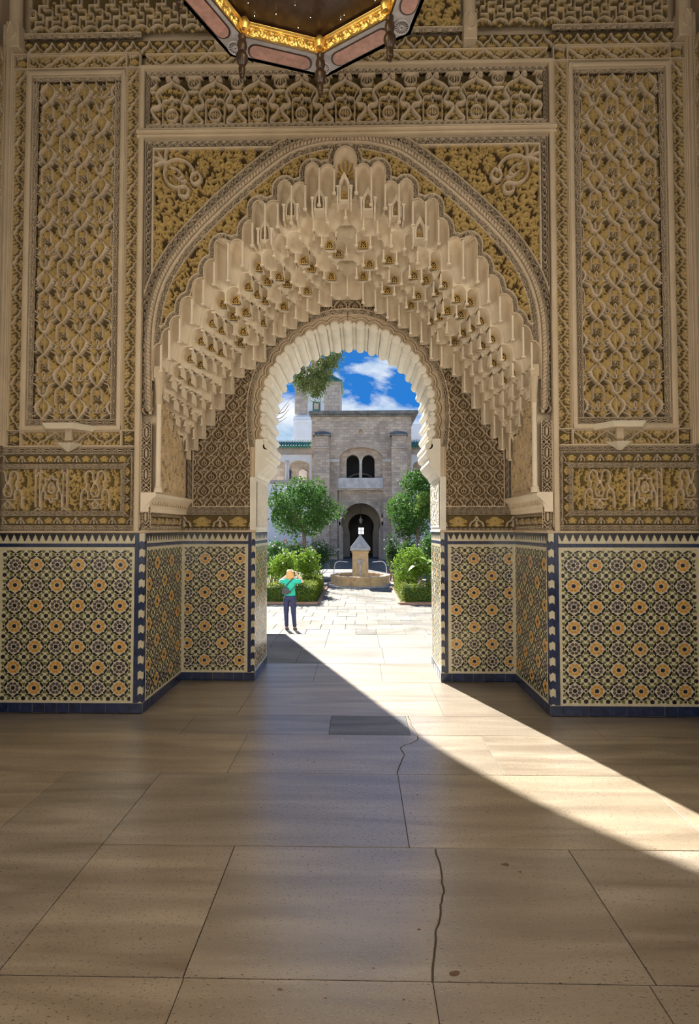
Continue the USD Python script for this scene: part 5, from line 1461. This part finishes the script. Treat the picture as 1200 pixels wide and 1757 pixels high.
put('recess_wall', PPV.mesh(extr(back, .8), -1.25), 'pavilion_stone', pav)
sw = MB(); x0, x1 = X_(535), X_(706.5); sw.box(x0, x0 + .6, PY + .3, PY + 9, GZ, Z_(712)).box(x1 - .6, x1, PY + .3, PY + 9, GZ, Z_(712)).box(x0, x1, PY + .3, PY + 9, Z_(716), Z_(712))
put('side_wall', sw.get(), 'pavilion_stone', pav)
put('cornice', MB().rbox(X_(530), X_(718), PY - .45, PY + 9.4, Z_(711.5), Z_(706), .06).rbox(X_(533), X_(710), PY - .25, PY, Z_(715), Z_(711.5), .04).get(), 'dark_stain', pav)
simple('warm_ashlar', (.60, .47, .35), .9, .2, 3)
def voussoirs(c, r0, r1, a0, a1, n, h0, name, flat=1.0, mats=('pavilion_plaster', 'warm_ashlar')):
    for i in range(n):
        b0, b1 = a0 + (a1 - a0) * (i + .04) / n, a0 + (a1 - a0) * (i + .96) / n
        p = sg.Polygon([(c[0] + r * math.cos(t), c[1] + r * math.sin(t) * flat) for r, t in ((r0, b0), (r1, b0), (r1, (b0 + b1) / 2), (r1, b1), (r0, b1), (r0, (b0 + b1) / 2))])
        put(name, PPV.mesh(extr(p, .16 + .03 * (i % 2)), h0), mats[i % 3 == 1], pav)
rr = (X_(656.5) - X_(583)) / 2; cc_ = ((X_(656.5) + X_(583)) / 2, Z_(768) - rr * .5)
voussoirs(cc_, rr * 1.0, rr * 1.26, 0.02, PI - .02, 23, -.08, 'voussoir', .52)
voussoirs(hc, hr * 1.0, hr * 1.17, -.12, PI + .12, 19, -.46, 'gate_voussoir', 1.0, ('pavilion_plaster', 'warm_ashlar'))
for a, b in ((566, 583), (656.5, 673)):
    put('impost_block', PPV.mesh(bevel_box(X_(a), X_(b), Z_(793), Z_(788), -.1, .22, .03)), 'weathered_white', pav)
for a, b in ((540, 566.5), (671, 698)):
    put('buttress', MB().rbox(X_(a), X_(b), PY - .8, PY + .1, GZ, Z_(771), .03).rbox(X_(a + 1.5), X_(b - 1.5), PY - .75, PY + .1, Z_(771), Z_(750), .03).rbox(X_(a - .6), X_(b + .6), PY - .9, PY + .1, Z_(772), Z_(769), .03).get(), 'pavilion_stone', pav)
    c = (X_(a) + X_(b)) / 2; w = (X_(b) - X_(a)) / 2 + .08; z0, z1 = Z_(750), Z_(741)
    put('buttress_cap', trimesh.convex.convex_hull(np.array([(c + s_ * w, PY - .9, z0) for s_ in (-1, 1)] + [(c + s_ * w, PY, z0) for s_ in (-1, 1)] + [(c + s_ * w, PY - .9, z0 + .12) for s_ in (-1, 1)] + [(c + s_ * w * .4, PY - .3, z1) for s_ in (-1, 1)] + [(c + s_ * w, PY, z1 - .1) for s_ in (-1, 1)])), 'dark_stain', pav)
put('sill', PPV.mesh(bevel_box(X_(580), X_(658), Z_(838.5), Z_(820), -.5, .12, .05)), 'weathered_white', pav)
put('window_colonnette', lathe([(0, Z_(820)), (.12, Z_(820)), (.12, Z_(818)), (.07, Z_(816)), (.07, Z_(795)), (.14, Z_(791)), (.14, Z_(788)), (0, Z_(788))], 12, (X_(619.3), PY + .5, 0)), 'weathered_white', pav, 40)
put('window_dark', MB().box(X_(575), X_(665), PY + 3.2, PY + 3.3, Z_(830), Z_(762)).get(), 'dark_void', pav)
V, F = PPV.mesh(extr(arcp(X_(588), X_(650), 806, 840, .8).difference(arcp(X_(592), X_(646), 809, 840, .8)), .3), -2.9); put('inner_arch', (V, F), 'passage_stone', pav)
for s_ in (-1, 1):
    x = X_(583) if s_ < 0 else X_(656.5)
    put('frame_moulding', MB().rbox(x - .09, x + .09, PY + .3, PY + .48, GZ, Z_(841), .02).get(), 'pavilion_plaster', pav)
# passage behind the gateway
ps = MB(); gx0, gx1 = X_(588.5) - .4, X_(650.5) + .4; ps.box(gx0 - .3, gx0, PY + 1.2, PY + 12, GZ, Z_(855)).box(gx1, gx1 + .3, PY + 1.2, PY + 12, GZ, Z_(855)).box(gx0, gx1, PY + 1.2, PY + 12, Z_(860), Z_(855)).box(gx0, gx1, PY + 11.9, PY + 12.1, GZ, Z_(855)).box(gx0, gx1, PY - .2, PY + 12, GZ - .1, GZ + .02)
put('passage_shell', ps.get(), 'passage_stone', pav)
ic, ir = (X_(620), Z_(903)), (X_(645) - X_(597)) / 2
put('passage_arch', PPV.mesh(extr(sg.box(gx0, GZ, gx1, Z_(857)).difference(so.unary_union([sg.Point(*ic).buffer(ir, 20), sg.box(X_(599), GZ - 1, X_(642), ic[1])])), .4), -5.0), 'pavilion_plaster', pav)
b12 = lambda px, py: PD(px, py, PY + 11.85)
for i in range(2):
    for j in range(2):
        a, b = b12(615.2 + i * 5.2, 905 + j * 6.2), b12(619.6 + i * 5.2, 910.6 + j * 6.2); put('window_pane', MB().box(a[0], b[0], PY + 11.8, PY + 11.88, b[2], a[2]).get(), 'window_glow', pav)
a, b = b12(614.2, 904), b12(625.8, 918); put('window_frame', MB().box(a[0], b[0], PY + 11.86, PY + 11.9, b[2], a[2]).get(), 'dark_wood', pav)
lc = PD(619.3, 893, PY + 4.2)
ln = xf('passage_lantern', lc, label='white hanging lantern inside the pavilion gateway', cat='lantern')
put('lantern_body', lathe([(0, -.34), (.06, -.32), (.16, -.18), (.19, .05), (.12, .18), (.05, .25), (.03, .42), (0, .42)], 8), 'rose_white', ln); put('chain', tube([(0, 0, .4), (0, 0, Z_(860) - lc[2])], .02, 5), 'metal', ln); put('finial', lathe([(0, -.48), (.03, -.46), (.05, -.40), (.02, -.33), (0, -.33)], 8), 'metal', ln)

# ------------------------------------------------------------------ galleries on both sides, white tower
def gallery(pxa, pxb, arches, lb, Y, wins):
    g = xf('gallery', label=lb, cat='building'); r2 = lambda px, py: PD(px, py, Y)[[0, 2]]
    A = lambda px: float(r2(px, 800)[0]); B = lambda py: float(r2(600, py)[1]); pl = Plane((0, Y, 0), (1, 0, 0), (0, -1, 0))
    hs = []
    for a, b in arches:
        c, r = (A(a) + A(b)) / 2, (A(b) - A(a)) / 2
        hs.append(sg.Polygon([(A(a), B(824))] + [(c + r * math.cos(t), B(789) - r * .62 + r * .62 * math.sin(t)) for t in np.linspace(PI, 0, 16)] + [(A(b), B(824))]))
    put('white_wall', pl.mesh(extr(sg.box(A(pxa), GZ, A(pxb), B(779)).difference(so.unary_union(hs)), .5), -.5), 'white_wall', g)
    put('stone_band', pl.mesh(trimesh.creation.box(bounds=[(A(pxa), B(780), -.5), (A(pxb), B(767), .12)])), 'tower_stone', g)
    put('ledge', pl.mesh(bevel_box(A(pxa), A(pxb), B(829.5), B(824), -.2, .25, .04)), 'fountain_cap', g)
    put('back_wall', pl.mesh(trimesh.creation.box(bounds=[(A(pxa), B(832), -4.2), (A(pxb), B(775), -4.0)])), 'tower_stone', g)
    for (a, b), (c, d) in zip(arches[:-1], arches[1:]):
        x = A((b + c) / 2); put('column', lathe([(0, B(824)), (.24, B(824)), (.24, B(821)), (.15, B(819)), (.14, B(799)), (.26, B(794)), (.28, B(790)), (0, B(790))], 12, (x, Y + .1, 0)), 'weathered_white', g, 40)
    for a, b, y0, y1, mt in wins:
        put('door_panel', pl.mesh(extr(sg.Polygon([(A(a), B(y1)), (A(b), B(y1)), (A(b), B(y0 + 4)), ((A(a) + A(b)) / 2, B(y0)), (A(a), B(y0 + 4))]), .1), -4.0), mt, g)
    tl = MB(); n = int((A(pxb) - A(pxa)) / .26)
    for i in range(n):
        x = A(pxa) + (i + .5) * .26; tl.tm(tube([(x, Y - .55, B(768)), (x, Y + .7, B(754.5))], .125, 6))
    put('roof_tiles', tl.get(), 'green_roof', g, 40, kind='stuff'); put('roof_slope', MB().box(A(pxa), A(pxb), Y + .3, Y + 5, B(760), B(755)).get(), 'white_wall', g)
gallery(430, 536, [(400, 425), (431, 459), (463, 489), (495.5, 531)], "white arcaded gallery with green tiled eave behind the woman's orange tree", 51, [(505, 520, 797, 822, 'rose_white'), (484, 491, 797, 824, 'trousers')])
gallery(705, 812, [(709, 743), (749, 780)], 'white arcaded gallery with green tiled eave beside the yellowing orange tree', 51, [(722, 733, 797, 822, 'dark_void')])
T2 = lambda px, py: PD(px, py, 64.0)
tw = xf('tower', label='white and stone tower with green pyramid roof behind the pavilion', cat='building')
tx0, tx1, tz1 = float(T2(506, 680)[0]), float(T2(584, 680)[0]), float(T2(540, 656)[2]); zz = lambda py: float(T2(540, py)[2]); xx = lambda px: float(T2(px, 680)[0])
put('tower_body', MB().box(tx0, tx1 - .4, 64.3, 70, GZ, tz1).get(), 'white_wall', tw)
put('stone_pier', MB().rbox(xx(506), xx(527), 64.0, 65.2, zz(710), tz1, .03).get(), 'tower_stone', tw); put('stone_pier', MB().rbox(xx(557), xx(584), 63.7, 70.2, zz(722), tz1 + .1, .03).get(), 'tower_stone', tw)
put('lower_block', MB().rbox(xx(505), xx(540), 63.4, 65, GZ, zz(716), .03).rbox(xx(504), xx(541), 63.3, 65, zz(724), zz(722), .03).get(), 'white_wall', tw)
rf_ = trimesh.convex.convex_hull(np.array([(tx0 - .3, 63.4, tz1), (tx1 + .3, 63.4, tz1), (tx0 - .3, 70.5, tz1), (tx1 + .3, 70.5, tz1), ((tx0 + tx1) / 2 - .1, 67, tz1 + 2.7), ((tx0 + tx1) / 2 + .1, 67, tz1 + 2.7)]))
put('roof', rf_, 'green_roof', tw)
rt = MB()
for i in range(24):
    u = (i + .5) / 24; x = tx0 - .3 + (tx1 - tx0 + .6) * u; k = 1 - abs(2 * u - 1); xm = (tx0 + tx1) / 2
    rt.tm(tube([(x, 63.42, tz1 + .06), (x, 63.4 + 3.6 * k * .98, tz1 + 2.7 * k * .98 + .06)], .10, 5))
put('roof_tiles', rt.get(), 'green_roof', tw, 40, kind='stuff')
put('window_frame', MB().rbox(xx(536.5), xx(549.5), 64.2, 64.35, zz(704.5), zz(689), .02).get(), 'green_roof', tw); put('window_pane', MB().box(xx(539), xx(547), 64.15, 64.3, zz(702), zz(691.5)).get(), 'pavilion_plaster', tw)
rb = MB().rbox(xx(700), xx(760), 66, 70, GZ, zz(722), .03).get(); rbk = put('rear_building', rb, 'white_wall', None, False, label='plain white building rising behind the gallery across from the tower', cat='building')

# bare twigs and the pine that hangs into the doorway
bt = xf('bare_shrub', np.array([PD(440, 900, 36)[0], 36, GZ]), label='thin leafless tree with bare twigs against the sky beside the tower', cat='tree')
put('trunk', tube([(0, 0, 0), (.1, 0, 4), (.3, 0, 7.5)], [.10, .08, .05], 6), 'bark', bt, True)
for i, pts in enumerate([[(452, 740), (470, 720), (486, 700), (500, 683)], [(452, 745), (468, 730), (484, 722), (492, 716)], [(455, 730), (466, 712), (474, 695)], [(470, 720), (484, 716), (496, 702)], [(478, 710), (488, 706), (497, 692)]]):
    p = np.array([PD(a, b, 36) for a, b in pts]) - [PD(440, 900, 36)[0], 36, GZ]
    if i < 3:
        p = np.vstack([[(.25, 0, 6.8)], p])
    put('twig', tube(spline(p, 4), np.linspace(.035, .012, len(spline(p, 4))), 5), 'bark', bt, True)
pb = np.array([4.2, 12.6, GZ]); pt = xf('pine_tree', pb, label='pine tree whose drooping bough hangs into the top of the doorway', cat='tree')
put('trunk', tube([(0, 0, 0), (.1, .1, 4), (.0, 0, 8), (.1, 0, 11)], [.22, .18, .14, .06], 9), 'bark', pt, True)
TIPS = [(522, 662), (512, 650), (535, 658), (543, 640), (531, 636), (548, 668), (556, 648), (560, 630), (549, 622), (565, 615), (578, 607), (553, 655), (540, 672), (516, 640), (571, 622)]
tips = np.array([PD(a, b, 12.0 + .25 * ((i * 7) % 3)) for i, (a, b) in enumerate(TIPS)]) - pb
root_ = np.array([PD(540, 560, 12.2)][0]) - pb
put('bough', tube(spline([(0.05, 0, 8.9), (-1.2, -.2, 8.7), root_ + [1.2, 0, 1.3], root_ + [0, 0, .3], root_ - [0, 0, .35]], 6), np.linspace(.08, .03, 25), 7), 'bark', pt, True)
for i, p in enumerate(tips):
    put('sprig', tube(spline([root_ - [0, 0, .2], (root_ + p) / 2 + [0, 0, .06], p], 5), np.linspace(.022, .008, 11), 5), 'bark', pt, True)
rg = np.random.default_rng(6); P = np.vstack([p + rg.normal(0, 1, (380, 3)) * [.08, .08, .10] for p in tips] + [root_ + [0, 0, .35] + rg.normal(0, 1, (900, 3)) * [.32, .3, .22]])
put('needles', leaves(P, .075, 7, -.4, None, .1, .3), 'leaf_pine', pt, kind='stuff')
P2, N2 = lumps(np.array([0.3, 0, 10.6]), np.array([2.0, 2.0, 1.7]), 40, 110, .36, 31); put('crown', leaves(P2, .2, 31, .2, N2), 'leaf_pine', pt, kind='stuff')


# ------------------------------------------------------------------ the woman taking a photograph
PB = np.array([PD(497.5, 1081, 14.6)[0], 14.6, GZ])
wm = xf('person', PB, label='woman in green shirt and navy trousers standing with her back turned, arms raised to photograph', cat='person', rotz=-8)


def bones(bl, refine=.02, it=8):
    """Hulls of spheres along the bones, joined and smoothed. Each bone: (point, radius, point, radius); a radius may be (rx, ry, rz)."""
    tot = None
    for a, ra, b, rb in bl:
        P = []
        for c, r in ((a, ra), (b, rb)):
            m = trimesh.creation.icosphere(2, 1.0); P.append(np.asarray(m.vertices) * np.broadcast_to(np.asarray(r, float), 3) + np.asarray(c, float))
        h = manifold3d.Manifold.hull_points(np.vstack(P)); tot = h if tot is None else tot + h
    tot = tot.refine_to_length(refine); g = tot.to_mesh(); m = trimesh.Trimesh(np.array(g.vert_properties)[:, :3], np.array(g.tri_verts), process=True)
    trimesh.smoothing.filter_taubin(m, iterations=it); return m


# she looks towards +y; height 1.64
hipz, shz = .86, 1.34
LH, RH = np.array([-.095, 0, hipz]), np.array([.095, 0, hipz])
LK, RK = np.array([-.10, -.015, .47]), np.array([.105, .0, .47])
LA, RA = np.array([-.095, .02, .085]), np.array([.13, .03, .085])
LS, RS = np.array([-.165, .0, shz]), np.array([.165, .0, shz])
LE, RE = np.array([-.315, .10, 1.33]), np.array([.335, .06, 1.34])
LW, RW = np.array([-.125, .22, 1.50]), np.array([.14, .20, 1.52])
hd = np.array([0, .03, 1.535])
skin = [(LS, .05, LE, .042), (RS, .05, RE, .042), (LE, .040, LW, .027), (RE, .040, RW, .027), ((0, .0, 1.34), .052, (0, .02, 1.46), .048),
        (hd + [0, .0, .015], (.073, .088, .095), hd + [0, .03, -.055], (.055, .06, .06)), (hd + [0, .09, .0], .014, hd + [0, .105, -.02], .012), (LA + [0, 0, -.01], .036, LA + [0, 0, .05], .040), (RA + [0, 0, -.01], .036, RA + [0, 0, .05], .040)]
for s_, W in ((-1, LW), (1, RW)):
    palm = W + [-s_ * .035, .045, .035]; skin.append((W, .026, palm, (.034, .018, .036)))
    for k in range(4):
        k0 = palm + [-s_ * .01, .012, .03 - .019 * k]; k1 = k0 + [-s_ * .038, .022, .004]; k2 = k1 + [-s_ * .024, -.004 - .006 * k, 0]
        skin += [(k0, .0095, k1, .009), (k1, .009, k2, .008)]
    t0 = palm + [s_ * .0, -.01, -.035]; t1 = t0 + [-s_ * .03, .0, -.012]; skin += [(palm, .013, t0, .012), (t0, .011, t1, .009)]
put('body', bones(skin, .012, 6), 'skin', wm, True)
tr = [((0, 0, .90), (.155, .105, .06), (0, 0, .99), (.140, .095, .05)), (LH + [0, -.01, .0], (.092, .10, .09), LK, .066), (RH + [0, -.01, 0], (.092, .10, .09), RK, .066), (LK, .064, LA + [0, 0, .03], .050), (RK, .064, RA + [0, 0, .03], .050), (LH + [.01, -.03, .02], (.08, .09, .08), RH + [-.01, -.03, .02], (.08, .09, .08))]
put('trousers', bones(tr, .016, 8), 'trousers', wm, True)
sh = [((0, 0, .965), (.162, .112, .03), (0, .0, 1.12), (.145, .105, .05)), ((0, 0, 1.12), (.147, .106, .05), (0, 0, 1.30), (.172, .108, .06)), (LS + [.03, 0, 0], .075, RS - [.03, 0, 0], .075), (LS, .068, LS + (LE - LS) * .55, .066), (RS, .068, RS + (RE - RS) * .55, .066), ((0, 0, 1.36), (.10, .075, .03), (0, .01, 1.405), (.062, .058, .015))]
put('shirt', bones(sh, .016, 8), 'shirt', wm, True)
hr_ = bones([(hd + [0, -.025, .05], (.092, .088, .078), hd + [0, -.045, -.07], (.100, .062, .05)), (hd + [-.055, -.01, .0], (.045, .06, .07), hd + [-.07, -.01, -.11], (.038, .045, .03)), (hd + [.055, -.01, .0], (.045, .06, .07), hd + [.07, -.01, -.10], (.038, .045, .03)), (hd + [0, -.05, -.05], (.085, .05, .05), hd + [0, -.05, -.13], (.075, .035, .02))], .012, 4)
v = np.asarray(hr_.vertices); v += (meshkit.noise(v * [70, 70, 14]) - .5)[:, None] * .018 * (v - (hd + [0, 0, -.02])) / .1; hr_.vertices = v
put('hair', hr_, 'hair', wm, True)
tp = bones([(hd + [-.02, -.025, .085], (.080, .075, .052), hd + [.02, -.01, .085], (.078, .075, .05)), (hd + [-.075, -.02, .0], (.030, .055, .07), hd + [-.085, -.02, -.08], (.022, .04, .03))], .014, 4)
v = np.asarray(tp.vertices); v += (meshkit.noise(v * [80, 80, 20]) - .5)[:, None] * .014; tp.vertices = v; put('hair_highlight', tp, 'hair_sunlit', wm, True, label='blonde crown of the hair with the sunlight painted into its colour')
for A_ in (LA, RA):
    s_ = bones([(A_ + [0, -.03, -.045], (.042, .045, .038), A_ + [.0, .05, -.05], (.045, .06, .032)), (A_ + [0, .05, -.052], (.044, .05, .030), A_ + [0, .12, -.060], (.038, .04, .022))], .014, 5); v = np.asarray(s_.vertices); v[:, 2] = np.maximum(v[:, 2], .002); s_.vertices = v; put('shoe', s_, 'shoe', wm, True)
bg_ = xf('shoulder_bag', PB, label="dark grey bag slung across the green shirt's back", cat='bag', rotz=-8)
put('bag_body', bones([((-.10, -.155, 1.02), (.095, .035, .03), (-.08, -.165, 1.14), (.085, .038, .05)), ((-.09, -.16, 1.08), (.10, .042, .05), (.02, -.155, 1.06), (.05, .035, .03))], .016, 6), 'bag', bg_, True)
def strap(pts, nm='strap'):
    p = spline(pts, 8); put(nm, tube(p, .013, 6), 'bag', bg_, True)
strap([(-.12, -.145, 1.17), (-.04, -.135, 1.27), (.04, -.105, 1.36), (.085, -.03, 1.425), (.085, .05, 1.40), (.05, .115, 1.30)]); strap([(.03, -.15, 1.06), (.10, -.135, 1.12), (.155, -.09, 1.20), (.185, .0, 1.22)])
put('flap', bones([((-.12, -.190, 1.13), (.06, .012, .03), (-.03, -.192, 1.12), (.05, .012, .03))], .016, 4), 'bag', bg_, True)
cmr = xf('compact_camera', PB, label='small black camera held up before the woman\'s face', cat='camera', rotz=-8)
put('camera_body', bevel_box(-.065, .065, .235, .270, 1.505, 1.585, .008), 'camera_black', cmr); put('lens', tube([(0, .27, 1.545), (0, .31, 1.545)], [.028, .026], 14), 'camera_black', cmr, 40)
